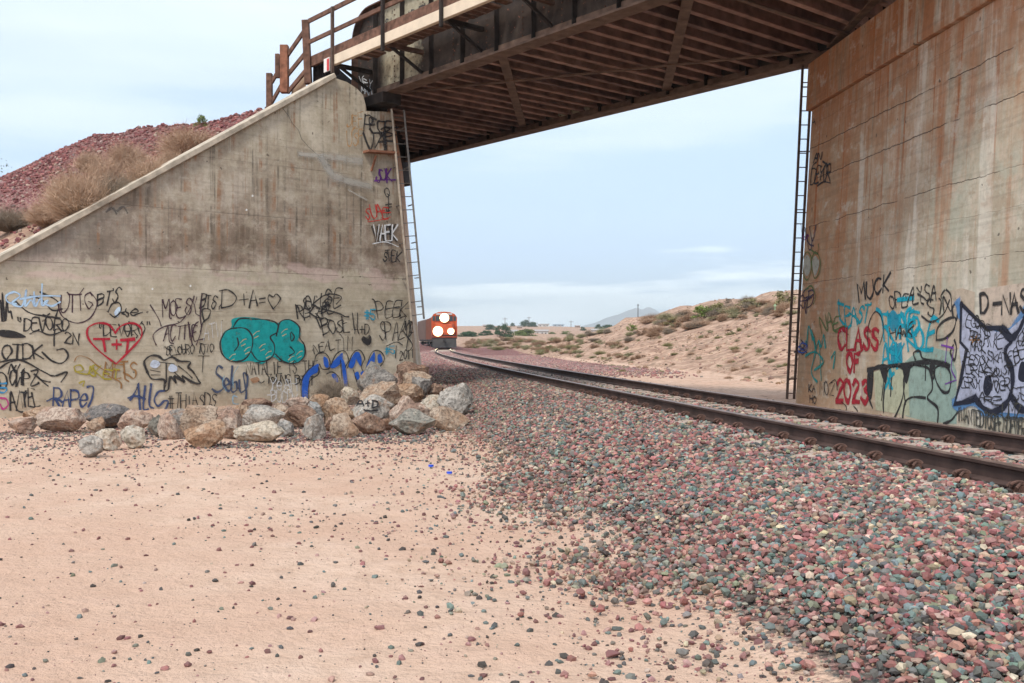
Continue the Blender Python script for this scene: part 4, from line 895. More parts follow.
g = G(LW, labut, BLK, .03, .95, label='black outline of the blue letters'); g.curve([(301, 400), (301, 382), (306, 372), (313, 365), (316, 355), (324, 353), (329, 359), (329, 368), (322, 369), (319, 364)]); g.curve([(308, 400), (309, 382), (318, 374), (318, 367)]); g.curve([(330, 366), (336, 354), (344, 351), (348, 360), (344, 371), (349, 388)]); g.curve([(340, 360), (342, 386)]); g.curve([(347, 368), (352, 354), (359, 350), (364, 358), (361, 368), (369, 379), (368, 388)]); g.curve([(353, 370), (357, 383), (361, 385)]); g.curve([(365, 370), (371, 353), (379, 351), (384, 358), (380, 366), (374, 365)]); g.curve([(326, 374), (332, 372), (339, 378), (340, 386)]); g.done()
# the corner, higher up
g = L((.50, .26, .08), 'faint orange lettering near the seat', .028, .6); g.text('JEE', 346, 128, 364, 128, 14, jit=.08); g.text('USF', 346, 146, 364, 144, 14, jit=.1); g.done()
g = L(BLK, 'heavy black tag under the bridge seat', .055); g.text('PEGE', 363, 132, 391, 136, 15, jit=.12, over=1.2); g.text('VAE', 364, 148, 396, 150, 17, jit=.1, over=1.1); g.done()
g = L((.14, .02, .25), 'purple tag', .04); g.text('SUK', 375, 182, 391, 181, 13, jit=.12, over=1.2); g.curve([(374, 181), (382, 180), (395, 180)]); g.done()
g = L(BLK, 'black vertical letters', .03); g.text('q', 384, 197, 390, 197, 9, jit=.05); g.stroke([(388, 197), (388, 214)]); g.text('F', 386, 217, 392, 216, 10); g.stroke([(385, 205), (391, 204)]); g.done()
g = L((.50, .04, .03), 'red tag', .035); g.text('SUAE', 365, 219, 388, 217, 12, jit=.1, over=1.15); g.curve([(367, 222), (380, 220), (390, 217)], .02); g.done()
g = L(BLK, 'black shadow of the white tag', .07, .8); g.text('VAEK', 372, 243, 396, 241, 16, jit=.04, over=1.1); g.done()
g = L(WHT, 'white four letter tag', .04); g.text('VAEK', 373, 242, 397, 240, 16, jit=.04, over=1.1); g.curve([(372, 244), (385, 242), (398, 247)], .025); g.done()
g = L(BLK, 'small black tag below the white one', .035); g.text('STEK', 382, 262, 399, 261, 10, jit=.1, over=1.2); g.done()
g = L((.06, .07, .08), 'faint grey mark near the coping', .05, .55); g.curve([(106, 212), (112, 208), (116, 214)]); g.curve([(117, 211), (123, 207), (127, 213)]); g.done()
g = L((.12, .13, .12), 'dark crack running down from the coping', .022, .65, name='crack'); g.stroke([(281, 107), (288, 116), (292, 124), (298, 130), (301, 139), (308, 147), (316, 154), (324, 163), (330, 166)]); g.done()
g = L((.50, .49, .45), 'pale patched repair streak', .09, .55, soft=1.0, name='repair_patch'); g.stroke([(300, 154), (322, 156), (340, 158), (360, 161)], .22); g.stroke([(322, 160), (328, 170), (332, 176), (350, 182), (368, 186)], .34); g.stroke([(348, 190), (366, 200)], .07); g.done()
for i, (x_, y_) in enumerate(((252, 196), (246, 210), (152, 289), (190, 286))): 
    g = L((.85, .85, .82), None, .03, .9, name='paint_speck'); g.poly([(x_ - 1, y_), (x_, y_ - 1.2), (x_ + 1, y_), (x_, y_ + 1.1)]); g.done()

GWL = Wall(A0 + NB * .012, E, (0, 0, 1))
g = G(GWL, bridge, BLK, .045, .9, label='black lettering on the pale upper girder'); g.text('SI', 386, 29, 394, 26, 9, jit=.06); g.text('VORK', 403, 25, 434, 9, 9, jit=.08); g.done()
g = G(GWL, bridge, WHT, .03, .8, label='small white tag on the dark girder end'); g.text('VEY', 361, 84, 373, 90, 7, jit=.1); g.text('MAN', 362, 92, 374, 97, 6, jit=.1); g.done()
# right wall
GOFF[0] = .004
def Rr(col, lab, w=.03, a=.93, **k): return G(RW, rabut, col, w, a, label=lab, **k)
g = Rr((.58, .47, .36), 'pale pink painted-over panel', .05, .75, name='painted_patch'); g.poly([(944, 292), (962, 288), (975, 292), (974, 345), (944, 352)], False); g.done()
g = Rr((.62, .50, .40), 'pale painted-over panel behind black letters', .05, .85, name='painted_patch'); g.poly([(981, 289), (1050, 279), (1062, 290), (1062, 360), (981, 352)], False); g.done()
g = Rr((.34, .48, .42), 'pale green blue wash behind the bubble letters', .05, .7, name='painted_patch'); g.poly([(905, 362), (925, 345), (950, 352), (957, 372), (957, 424), (925, 421), (906, 416)], False); g.done()
g = Rr((.55, .57, .40), 'cream wash behind the bubble letters', .05, .7, name='painted_patch'); g.poly([(874, 372), (895, 366), (908, 362), (910, 416), (876, 410)], False); g.done()
g = Rr(BLK, 'black MUCK lettering', .06); g.text('MUCK', 859, 303, 890, 289, 18, 16, jit=.06); g.done()
g = Rr((.0, .30, .36), 'teal tags beside the red words', .06); g.curve([(839, 300), (840, 318), (846, 326)]); g.curve([(838, 303), (844, 305)]); g.text('EAST', 846, 326, 868, 322, 16, jit=.12, over=1.2); g.done()
g = Rr((.0, .34, .46), 'bright teal letters in broken strokes', .075); g.text('RTAE', 884, 342, 916, 336, 26, 24, jit=.12, over=1.25); g.text('KBE', 908, 352, 934, 345, 34, 32, jit=.12, over=1.2); g.text('ASK', 882, 372, 904, 368, 22, jit=.12, over=1.3); g.stroke([(898, 300), (914, 298)]); g.stroke([(888, 312), (890, 388)]); g.text('X', 884, 388, 894, 388, 16); g.done()
g = Rr((.0, .28, .42), 'solid teal block among the strokes', .05, .8); g.poly([(891, 346), (902, 342), (903, 362), (891, 365)], False); g.poly([(888, 318), (894, 310), (900, 322), (893, 332)]); g.done()
g = Rr(BLK, 'black row of letters over the teal', .035); g.text('OPEALYSA', 890, 308, 936, 298, 14, 13, jit=.12, over=1.15); g.text('Sin', 928, 318, 952, 312, 18, jit=.1, over=1.1); g.curve([(922, 316), (932, 322), (944, 314), (950, 300)]); g.done()
g = Rr(BLK, 'small black tag on teal', .03); g.text('HAWK', 891, 338, 912, 336, 13, jit=.1, over=1.2); g.done()
g = Rr((.36, .01, .025), 'red painted words CLASS OF 2023', .10, .97); random.seed(3)
g.text('CLASS', 838, 349.5, 880, 350, 21, jit=.012); g.text('OF', 847, 372, 861, 371, 18, jit=.02); g.text('2023', 836, 401, 869, 403, 22, jit=.02); g.done()
g = Rr((.70, .50, .48), 'pale smears over the red words', .03, .6); g.stroke([(842, 330), (846, 342)]); g.stroke([(852, 384), (853, 399)], .06); g.stroke([(861, 380), (863, 398)], .06); g.done()
g = Rr(BLK, 'black loops round the red words', .028); g.curve([(868, 345), (869, 325), (875, 312), (881, 316), (884, 330), (880, 345)]); g.curve([(842, 402), (847, 408), (842, 418)]); g.curve([(854, 406), (858, 412), (853, 418)]); g.done()
g = Rr(BLK, 'black outline of five pale bubble letters', .05); g.curve([(873, 408), (868, 392), (871, 372), (880, 366), (884, 378), (882, 400)]); g.curve([(884, 412), (884, 398), (888, 372), (896, 366), (905, 372), (903, 398), (895, 418)]); g.curve([(906, 404), (904, 380), (912, 366), (921, 366), (930, 370), (933, 388), (928, 398), (938, 408), (938, 424)]); g.curve([(903, 418), (906, 402), (914, 397), (926, 398)]); g.curve([(936, 368), (944, 364), (951, 374), (950, 390), (944, 392), (938, 384), (934, 372)]); g.curve([(944, 424), (952, 420), (958, 412)]); g.curve([(868, 370), (890, 366), (930, 362), (950, 366)], .09); g.curve([(892, 378), (891, 396)]); g.stroke([(926, 366), (926, 380)]); g.done()
g = Rr(BLK, 'black solid wedges between the bubble letters', .03); g.poly([(880, 366), (888, 366), (886, 384)]); g.poly([(903, 366), (911, 365), (907, 384)]); g.poly([(868, 374), (874, 370), (872, 398), (868, 394)]); g.poly([(930, 366), (936, 366), (934, 380)]); g.done()
g = Rr(BLK, 'black leaf shapes left of the silver letters', .045); g.curve([(937, 340), (938, 328), (946, 320), (956, 318), (954, 330), (946, 338), (937, 340)]); g.curve([(954, 318), (953, 308), (957, 303), (959, 310), (957, 320)]); g.curve([(954, 345), (951, 352), (955, 360), (957, 348), (955, 340)]); g.curve([(916, 360), (914, 353), (920, 351), (923, 358), (931, 360)]); g.done()
g = Rr((.16, .04, .30), 'thin purple drips', .03); g.stroke([(942, 345), (954, 348)]); g.stroke([(948, 338), (946, 362)]); g.curve([(954, 350), (952, 368), (956, 378)]); g.stroke([(946, 384), (957, 380)]); g.done()
# silver piece
g = Rr((.10, .25, .50), 'bright blue glow round the silver letters', .09, .8); g.curve([(958, 302), (962, 318), (980, 330), (1002, 333), (1014, 328), (1026, 312)], .16); g.curve([(955, 400), (958, 408), (976, 402), (985, 412), (1000, 414), (1030, 412)], .14); g.done()
g = Rr((.42, .44, .56), 'pale silver lavender fill of the large letters', .05, .97); g.poly([(962, 306), (982, 326), (998, 332), (1010, 330), (1028, 314), (1048, 318), (1072, 330), (1078, 400), (1040, 416), (1000, 412), (985, 406), (975, 398), (957, 403), (963, 372), (960, 350), (962, 330)], False); g.done()
g = Rr((.012, .014, .03), 'heavy dark outline of the silver letters', .11, .98); g.stroke([(962, 304), (978, 320), (986, 328), (1003, 328)]); g.stroke([(962, 304), (961, 342), (968, 350), (963, 372), (955, 404), (976, 398)]); g.curve([(976, 398), (984, 408), (994, 412), (1006, 405), (1012, 392), (1013, 372), (1006, 352), (1012, 340), (1003, 328)]); g.curve([(1003, 332), (1012, 338), (1020, 330), (1030, 306)]); g.curve([(1012, 395), (1020, 408), (1035, 412), (1055, 404), (1062, 380), (1052, 350), (1036, 340)]); g.done()
g = Rr((.012, .014, .03), 'black ovals in the silver letters', .05, .98); g.poly([(984, 388), (986, 377), (991, 376), (993, 386), (990, 395), (986, 395)]); g.poly([(1019, 378), (1022, 362), (1030, 366), (1032, 376), (1025, 382)]); g.done()
random.seed(11)
g = Rr(BLK, 'dense small black writing inside the silver letters', .022, .9)
for (tx, a, b, c, d, h) in (('EGORE', 966, 326, 990, 336, 12), ('RIKE', 984, 346, 1003, 348, 14), ('PESOX', 964, 362, 990, 368, 11), ('DRAGX', 966, 374, 998, 378, 10), ('LEROY', 962, 386, 982, 392, 11), ('BETS', 1016, 362, 1036, 356, 14), ('OSE', 1018, 346, 1034, 342, 13), ('SKATE', 990, 362, 1012, 362, 9), ('NOER', 992, 392, 1010, 390, 10), ('MASK', 972, 350, 986, 352, 10), ('CTS', 1014, 400, 1030, 396, 13), ('ARE', 978, 402, 1000, 404, 8), ('DUST', 994, 376, 1012, 374, 9), ('PER', 970, 340, 982, 342, 9)): g.text(tx, a, b, c, d, h, jit=.13, over=1.3)
g.done()
g = Rr((.35, .15, .02), 'small orange star', .03); g.text('X', 972, 344, 979, 343, 7); g.stroke([(971, 340), (980, 340)]); g.done()
g = Rr(BLK, 'black D-NAS lettering', .055); g.text('D', 981, 313, 990, 312, 19, jit=.02); g.stroke([(994, 304), (1002, 303)]); g.text('NASTY', 1002, 315, 1048, 309, 20, 24, jit=.04); g.done()
g = Rr((.05, .05, .045), 'thin black sentence along the wall foot', .035); g.text('IWANTEDTOSPENDEVERY', 958, 420, 1030, 440, 13, 19, jit=.03, over=1.05); g.text('UMZ', 1002, 418, 1024, 420, 14, 16, jit=.06); g.done()
g = Rr(BLK, 'small black MOZ lettering', .03); g.text('MOZ', 820, 395, 835, 396, 13, jit=.05); g.curve([(830, 384), (836, 380), (838, 390)]); g.text('KA', 809, 392, 816, 392, 7); g.text('HO', 810, 403, 817, 404, 7); g.done()
g = Rr(BLK, 'black tag high on the far edge', .04); g.text('AN', 814, 162, 821, 160, 8, jit=.1, over=1.2); g.text('DEYOR', 811, 182, 830, 180, 15, jit=.12, over=1.3); g.curve([(818, 186), (824, 182), (831, 183)]); g.done()
g = Rr((.06, .05, .04), 'faint black tags on the cap', .03, .8); g.text('PELO', 812, 74, 826, 66, 10, jit=.1); g.text('T', 815, 84, 822, 80, 8); g.curve([(813, 94), (816, 90), (819, 95), (815, 98)]); g.text('A', 812, 126, 817, 124, 7); g.done()
g = Rr((.05, .03, .06), 'dark purple and green tag stack on the far edge', .035); g.text('AV', 803, 244, 815, 240, 15, jit=.1, over=1.3); g.scrib(802, 224, 812, 250, 8); g.text('SB', 801, 310, 812, 306, 18, jit=.12, over=1.3); g.scrib(800, 290, 812, 320, 7); g.text('RK', 799, 356, 808, 354, 10, jit=.1); g.done()
g = Rr((.10, .16, .05), 'olive outlined bubbles on the far edge', .035); g.curve([(804, 258), (808, 252), (812, 258), (812, 270), (808, 280), (804, 274)], closed=True); g.curve([(812, 262), (816, 252), (821, 260), (820, 272), (815, 278)], closed=True); g.curve([(812, 250), (818, 254), (819, 244)]); g.text('NAE', 822, 334, 840, 328, 14, jit=.12, over=1.2); g.curve([(806, 290), (812, 286), (816, 296), (814, 304)]); g.done()
g = Rr((.45, .45, .38), 'pale bubble fill on the far edge', .03, .8); g.poly([(805, 260), (808, 255), (811, 260), (811, 270), (808, 276), (805, 272)]); g.poly([(813, 262), (816, 256), (820, 262), (818, 272), (815, 275)]); g.done()
g = Rr((.0, .26, .24), 'teal green runs on the far edge', .06, .85); g.scrib(806, 322, 826, 350, 9); g.curve([(812, 330), (816, 350), (812, 372), (818, 382)]); g.curve([(806, 356), (816, 352), (824, 362), (815, 370)]); g.curve([(820, 345), (822, 380)]); g.curve([(832, 358), (836, 352), (834, 368)]); g.done()
g = Rr((.03, .08, .35), 'blue oval tag on the far edge', .035); g.curve([(799, 348), (803, 343), (808, 346), (806, 352), (800, 352)], closed=True); g.curve([(800, 347), (804, 350), (808, 345)]); g.done()
g = Rr((.18, .02, .16), 'magenta marks on the far edge', .04, .8); g.scrib(804, 225, 809, 245, 6); g.done()

# ---------------------------------------------------------------- boulders
def boulder_mesh(w, d, h, seed, rough=.05):
    rr = random.Random(seed); bm = bmesh.new(); bmesh.ops.create_icosphere(bm, subdivisions=4, radius=1)
    V = np.array([v.co[:] for v in bm.verts]); r_ = np.random.default_rng(seed)
    V *= np.array([1, 1, 1]) * 1.0
    for k in range(13):
        n = r_.normal(size=3); n /= np.linalg.norm(n); c = .52 + .3 * r_.random(); e = np.maximum(0, V @ n - c); V = V - n * e[:, None] * .97
    def n3(P, s): return vn(P[:, 0] * s + P[:, 2] * 1.3 * s, P[:, 1] * s - P[:, 2] * .9 * s + seed)
    nl = V / np.linalg.norm(V, axis=1)[:, None]
    V = V + nl * (n3(V, 2.2) * rough * 2.4 + n3(V, 5) * rough * 1.7 + n3(V, 11) * rough * 1.0 + n3(V, 23) * rough * .5)[:, None]
    mn, mx_ = V.min(0), V.max(0); V = (V - (mn + mx_) / 2) / (mx_ - mn)
    V[:, 2] += .5; V *= np.array([w, d, h])
    for v, c in zip(bm.verts, V): v.co = c
    me = bpy.data.meshes.new('boulder'); bm.to_mesh(me); bm.free()
    me.polygons.foreach_set('use_smooth', [True] * len(me.polygons))
    try: me.set_sharp_from_angle(angle=R(28))
    except Exception: pass
    return me
def mat_rock(name, c, c2):
    c = tuple(x * .82 for x in c); c2 = tuple(x * .88 for x in c2)
    m = M(name); v = m.vec('Object'); oi = m.n('ShaderNodeObjectInfo')
    va = m.n('ShaderNodeVectorMath', operation='ADD'); m.l(v, va.inputs[0]); m.l(oi.outputs['Location'], va.inputs[1]); v = va.outputs[0]
    n = m.noise(v, 3.2, 7, .65, .4); n2 = m.noise(v, 22, 5, .7); n3 = m.noise(v, 7, 5, .6)
    col = m.mix(m.sm(n, .42, .58), c, c2); col = m.mix(m.math('MULTIPLY', m.sm(n2, .42, .62), .75), col, tuple(x * .35 for x in c)); col = m.mix(m.math('MULTIPLY', m.sm(m.noise(v, 4.5, 6, .7), .54, .62), .45), col, (.34, .19, .11))
    col = m.mix(m.math('MULTIPLY', m.sm(n3, .6, .7), .4), col, (.55, .47, .38))
    return m.done(col, .9, m.bump(m.math('ADD', m.math('MULTIPLY', n2, .35), n3), .95, .05))
RK = {'tan': mat_rock('tan_rock', (.43, .30, .21), (.50, .40, .31)), 'orange': mat_rock('orange_rock', (.42, .26, .16), (.49, .36, .26)), 'pink': mat_rock('pinkish_rock', (.45, .30, .23), (.53, .42, .34)),
      'grey': mat_rock('grey_rock', (.30, .28, .255), (.38, .345, .31)), 'dark': mat_rock('dark_grey_rock', (.17, .155, .15), (.24, .215, .195)), 'cream': mat_rock('cream_rock', (.58, .49, .38), (.62, .56, .47)),
      'pale': mat_rock('pale_grey_rock', (.43, .395, .35), (.52, .475, .42)), 'brown': mat_rock('brown_rock', (.25, .15, .11), (.35, .235, .17)), 'green': mat_rock('grey_green_rock', (.29, .28, .24), (.38, .34, .29)), 'blue': mat_rock('blue_grey_rock', (.33, .335, .33), (.42, .40, .37))}
BO = [
 (19, 50, 408, 422, 'orange', 'flat orange brown boulder behind the big oblong one at left'), (7, 29, 418, 433, 'pink', 'leftmost boulder, small pale wedge of rock'), (29, 77, 409, 432, 'pink', 'big oblong pinkish boulder near the left end of the row'),
 (80, 124, 406, 428, 'dark', 'long dark grey block lying against the graffitied wall'), (86, 102, 418, 431, 'tan', 'small tan stone in front of the dark grey block'), (116, 148, 411, 434, 'pink', 'rough pink boulder right of the dark grey block'),
 (117, 141, 427, 447, 'cream', 'cream and orange stone in front of the rough pink boulder'), (93, 117, 430, 449, 'cream', 'cream stone, middle of the three set forward at left'), (77, 99, 437, 456, 'pale', 'pale stone furthest forward of all the boulders'),
 (146, 159, 416, 436, 'green', 'narrow grey green stone half hidden by a round pink one'), (153, 177, 414, 439, 'pink', 'rounded pink boulder left of the tall pink tan pair'), (165, 186, 410, 425, 'grey', 'low grey stone at the back against the hashtag lettering'),
 (178, 212, 407, 436, 'tan', 'large pinkish tan boulder behind a rough two-tone one'), (180, 221, 422, 448, 'orange', 'rough orange boulder with a pale side at the front'), (211, 236, 410, 440, 'pink', 'tall pinkish boulder left of the cream slab'),
 (229, 247, 406, 424, 'orange', 'orange tan stone leaning on the tall pinkish boulder'), (239, 268, 399, 409, 'brown', 'flat reddish brown stone on top of the row under navy script'), (245, 273, 405, 414, 'grey', 'thin grey slab under the flat brown stone'),
 (239, 279, 408, 429, 'pale', 'big pale grey block resting behind the cream slab'), (231, 278, 423, 443, 'cream', 'wide cream slab low at the front of the pile'), (273, 291, 420, 436, 'blue', 'small bluish white stone right of the cream slab'),
 (271, 287, 404, 418, 'tan', 'small tan stone behind, right of the pale grey block'), (282, 312, 407, 426, 'brown', 'brown tan boulder with a flat top in mid pile'), (286, 308, 398, 412, 'pink', 'pinkish stone at the back above the brown tan boulder'),
 (303, 322, 403, 422, 'blue', 'blue grey boulder in mid pile behind a white triangular one'), (300, 322, 416, 441, 'pale', 'white grey triangular stone standing at the front'), (308, 328, 395, 409, 'orange', 'orange stone at the back under the blue letters'),
 (322, 354, 399, 422, 'orange', 'large orange brown boulder left of the one with writing'), (329, 356, 415, 438, 'tan', 'tan orange boulder at the front below the orange brown one'), (340, 359, 388, 404, 'cream', 'cream stone at the back above the boulder with writing'),
 (349, 392, 397, 423, 'pale', 'pale grey boulder with black A+D written on it'), (350, 382, 414, 434, 'brown', 'dark brown boulder directly under the one with writing'), (356, 394, 363, 391, 'grey', 'large tilted grey slab at the top of the heap'),
 (360, 398, 383, 408, 'tan', 'broad tan boulder between the grey slab and the one with writing'), (395, 426, 363, 389, 'brown', 'big reddish brown boulder at the very top right of the heap'), (390, 401, 374, 390, 'pink', 'small pink wedge between the grey slab and the reddish boulder'),
 (401, 429, 372, 391, 'tan', 'tan stone resting on the reddish brown boulder'), (411, 430, 378, 399, 'grey', 'grey tan stone on the right shoulder of the heap'), (394, 421, 385, 403, 'orange', 'orange tan slab slanting down under the top boulders'),
 (389, 417, 398, 428, 'pink', 'upright pink orange boulder right of the one with writing'), (389, 432, 411, 435, 'green', 'long grey green stone slanting at the front of the heap'), (415, 431, 405, 418, 'pink', 'small pink stone behind the long grey green one'),
 (418, 446, 396, 414, 'cream', 'whitish tan boulder left of the right hand end of the heap'), (429, 467, 408, 430, 'tan', 'wide tan boulder low at the right end of the heap'), (438, 471, 385, 416, 'pale', 'tall whitish boulder at the right end beside the ballast'),
 (428, 442, 384, 397, 'brown', 'small brown stone left of the tall whitish boulder'), (322, 337, 418, 430, 'brown', 'small reddish stone behind the tan orange boulder'), (295, 312, 409, 423, 'tan', 'tan stone left of the blue grey boulder'),
 (378, 392, 419, 430, 'brown', 'little dark brown stone in the gap under the pink orange boulder'), (294, 308, 398, 410, 'cream', 'cream coloured stone right at the wall foot under white words')]
rocks = {}
for i, (x0, x1, y0, y1, c, lab) in enumerate(BO):
    Z = 1450 / (y1 - 340) if y1 >= 430 else 16.1 + (430 - y1) * .136
    wall_y = LW.px((x0 + x1) / 2, 400).y
    w = (x1 - x0) * Z / 1000 * 1.14; h = (y1 - y0) * Z / 1000 * 1.2; d = min(max(.62 * w, .8 * h), w * 1.0)
    if Z + d > wall_y - .15: Z = wall_y - .15 - d; w = (x1 - x0) * Z / 1000 * 1.14; h = (y1 - y0) * Z / 1000 * 1.2
    me = boulder_mesh(w, d, h, 40 + i); me.materials.append(RK[c])
    o = bpy.data.objects.new('boulder', me); COL.objects.link(o)
    xx = ((x0 + x1) / 2 - 512) / 1000 * Z; zb_ = CAMZ - (y1 - 340) / 1000 * Z
    o.location = (xx, Z + d * .5, zb_ - h * .11); tag(o, lab, 'boulder', 'boulders heaped along the foot of the wing wall'); rocks[i] = o
    if zb_ > .45: pass
# writing on one boulder, laid on its surface
ro = rocks[30]; bpy.context.view_layer.update(); bvh = BVHTree.FromPolygons([ro.matrix_world @ v.co for v in ro.data.vertices], [p.vertices[:] for p in ro.data.polygons])
vs, fs = [], []
def rstroke(pts):
    P = []
    for (x_, y_) in cat(pts, 6):
        d = Vector(((x_ - 512) / 1000, 1, (340 - y_) / 1000)).normalized(); hit = bvh.ray_cast(Vector((0, 0, CAMZ)), d)
        if hit[0]: P.append(hit[0] + hit[1] * .012 - d * .01)
    for i in range(len(P) - 1):
        t = (P[i + 1] - P[i]).normalized(); sdv = t.cross(Vector((0, -1, .2))).normalized() * .012; b = len(vs)
        vs.extend([P[i] + sdv - t * .005, P[i] - sdv - t * .005, P[i + 1] - sdv + t * .005, P[i + 1] + sdv + t * .005]); fs.append((b, b + 1, b + 2, b + 3))
rstroke([(357, 406), (361, 400), (364, 406)]); rstroke([(358, 404), (364, 404)]); rstroke([(366, 404), (370, 403)]); rstroke([(368, 401), (368, 406)]); rstroke([(373, 401), (372, 407)]); rstroke([(372, 401), (377, 402), (377, 406), (372, 408)]); rstroke([(364, 410), (370, 411), (378, 410)])
if fs:
    m = MB(); m.add([v - ro.location for v in vs], fs); m.build('lettering', simple('black_marker', BLK, .7, .1, bump=0), ro)

# ---------------------------------------------------------------- litter
for i, (x_, y_, lab) in enumerate(((431, 468, 'small blue plastic scrap on the sand at the ballast edge'), (449.5, 475, 'small blue plastic scrap lying among the ballast stones'))):
    p = rayhit(x_, y_, ground_z, 6, 40); m = MB(); r = .03
    m.prism([p + Vector((r * math.cos(t) * (1 + .3 * math.sin(3 * t)), r * .8 * math.sin(t), .015)) for t in np.linspace(0, 2 * math.pi, 9)[:-1]], (0, .004, .022)).build('plastic_scrap', simple('blue_plastic', (.02, .08, .60), .4, .1, bump=0))
    tag(bpy.context.scene.objects[-1], lab, 'litter')

# ---------------------------------------------------------------- plants
def blades(n, w, h, seed, thin=.012, droop=.35, dome=True):
    r = np.random.default_rng(seed); vs = []; fs = []
    for i in range(n):
        a = r.random() * 2 * math.pi; e = r.random() ** .6; ang = e * 1.25; L = h * (.65 + .5 * r.random())
        d = np.array([math.cos(a) * math.sin(ang) * w / h / 1.6, math.sin(a) * math.sin(ang) * w / h / 1.6, math.cos(ang)])
        p0 = np.array([math.cos(a), math.sin(a), 0]) * r.random() * w * .18; sd = np.cross(d, r.normal(size=3)); sd = sd / np.linalg.norm(sd) * thin / 2
        p1 = p0 + d * L * .55 + r.normal(size=3) * h * .04; p2 = p0 + d * L + r.normal(size=3) * h * .07 - np.array([0, 0, droop * L * .3 * math.sin(ang)])
        b = len(vs); vs += [p0 - sd, p0 + sd, p1 + sd, p1 - sd, p2]; fs += [(b, b + 1, b + 2, b + 3), (b + 3, b + 2, b + 4)]
        for k in range(3):      # twigs
            q = p0 + (p1 - p0) * (.4 + .6 * r.random()) if k == 0 else p1 + (p2 - p1) * r.random(); t = r.normal(size=3); t[2] = abs(t[2]); t = t / np.linalg.norm(t) * L * .22
            b = len(vs); vs += [q - sd * .7, q + sd * .7, q + t]; fs.append((b, b + 1, b + 2))
    return vs, fs
def leaves(n, w, h, seed, leaf=.05, low=.08):
    """foliage clumps: leaf faces gathered round many random centres inside a dome"""
    r = np.random.default_rng(seed); vs = []; fs = []; C = []
    k = max(9, n // 60)
    while len(C) < k:
        p = r.random(3) * 2 - 1; p[2] = r.random()
        if (p[0] ** 2 + p[1] ** 2 + (p[2] * .95) ** 2) < 1 and r.random() < .35 + .65 * np.linalg.norm(p): C.append(p * [w / 2, w / 2, h * (1 - low)] + [0, 0, h * low])
    for i in range(n):
        c = C[r.integers(k)]; p = c + r.normal(size=3) * [w * .075, w * .075, h * .07]; p[2] = max(p[2], .01)
        a = r.normal(size=3); a /= np.linalg.norm(a); b_ = np.cross(a, r.normal(size=3)); b_ /= np.linalg.norm(b_); s_ = leaf * (.6 + .8 * r.random())
        b = len(vs); vs += [p - a * s_, p + b_ * s_ * .5, p + a * s_, p - b_ * s_ * .5]; fs.append((b, b + 1, b + 2, b + 3))
    return vs, fs
def mat_leaf(name, c, c2):
    m = M(name); v = m.vec('Object'); n = m.noise(v, 3, 4); n2 = m.noise(v, 18, 3)
    col = m.mix(m.sm(n, .35, .65), c, c2); col = m.mix(m.math('MULTIPLY', n2, .4), col, tuple(x * 1.3 for x in c2)); return m.done(col, .9)
DRY = mat_leaf('dry_tan_twigs', (.35, .225, .15), (.48, .34, .24)); DRYG = mat_leaf('grey_dry_twigs', (.20, .165, .13), (.30, .24, .18)); DRYB = mat_leaf('brown_dry_twigs', (.24, .145, .09), (.34, .22, .14)); OLV = mat_leaf('olive_leaves', (.18, .165, .07), (.28, .25, .12))
GRN = mat_leaf('green_leaves', (.11, .155, .035), (.19, .24, .06)); SAGE = mat_leaf('sage_leaves', (.23, .215, .12), (.32, .29, .17)); TREEM = mat_leaf('dark_tree_leaves', (.025, .055, .028), (.05, .095, .04)); TREEO = mat_leaf('olive_tree_leaves', (.09, .12, .04), (.15, .18, .065))
BARK = simple('grey_brown_bark', (.13, .09, .065), .95)
_pc = {}
def plant(name, kind, p, w, h, lab, cat_, grp=None, mat=None, seed=0):
    key = (kind, mat.name, seed % 4)
    t = _pc.get(key)
    if t is None:
        if kind == 'dry': vs, fs = blades(900, 1, 1, seed % 4 + 3, .016)
        elif kind == 'near': vs, fs = blades(2300, 1, 1, seed % 4 + 13, .008)
        elif kind == 'leafy': vs, fs = leaves(1100, 1, .95, seed % 4 + 23, .045)
        stem = MB()
        for k in range(5): a = k * 1.3; stem.tube([(0, 0, -.05), (.1 * math.cos(a), .1 * math.sin(a), .25), (.24 * math.cos(a), .24 * math.sin(a), .5)], [.02, .014, .006], 5)
        me = bpy.data.meshes.new(kind + '_foliage'); me.from_pydata([tuple(map(float, v)) for v in vs], [], fs); me.materials.append(mat)
        o = bpy.data.objects.new('twigs' if kind != 'leafy' else 'foliage', me); COL.objects.link(o)
        s_ = stem.build('stem', BARK); t = (o, s_); _pc[key] = t; o2, s2 = o, s_
    else:
        o2 = t[0].copy(); COL.objects.link(o2); s2 = t[1].copy(); COL.objects.link(s2)
    e_ = empty(name, tuple(p), random.uniform(0, 6.28), label=lab, cat=cat_, group=grp); e_.scale = (w, w, h)
    o2.parent = e_; s2.parent = e_
    return e_
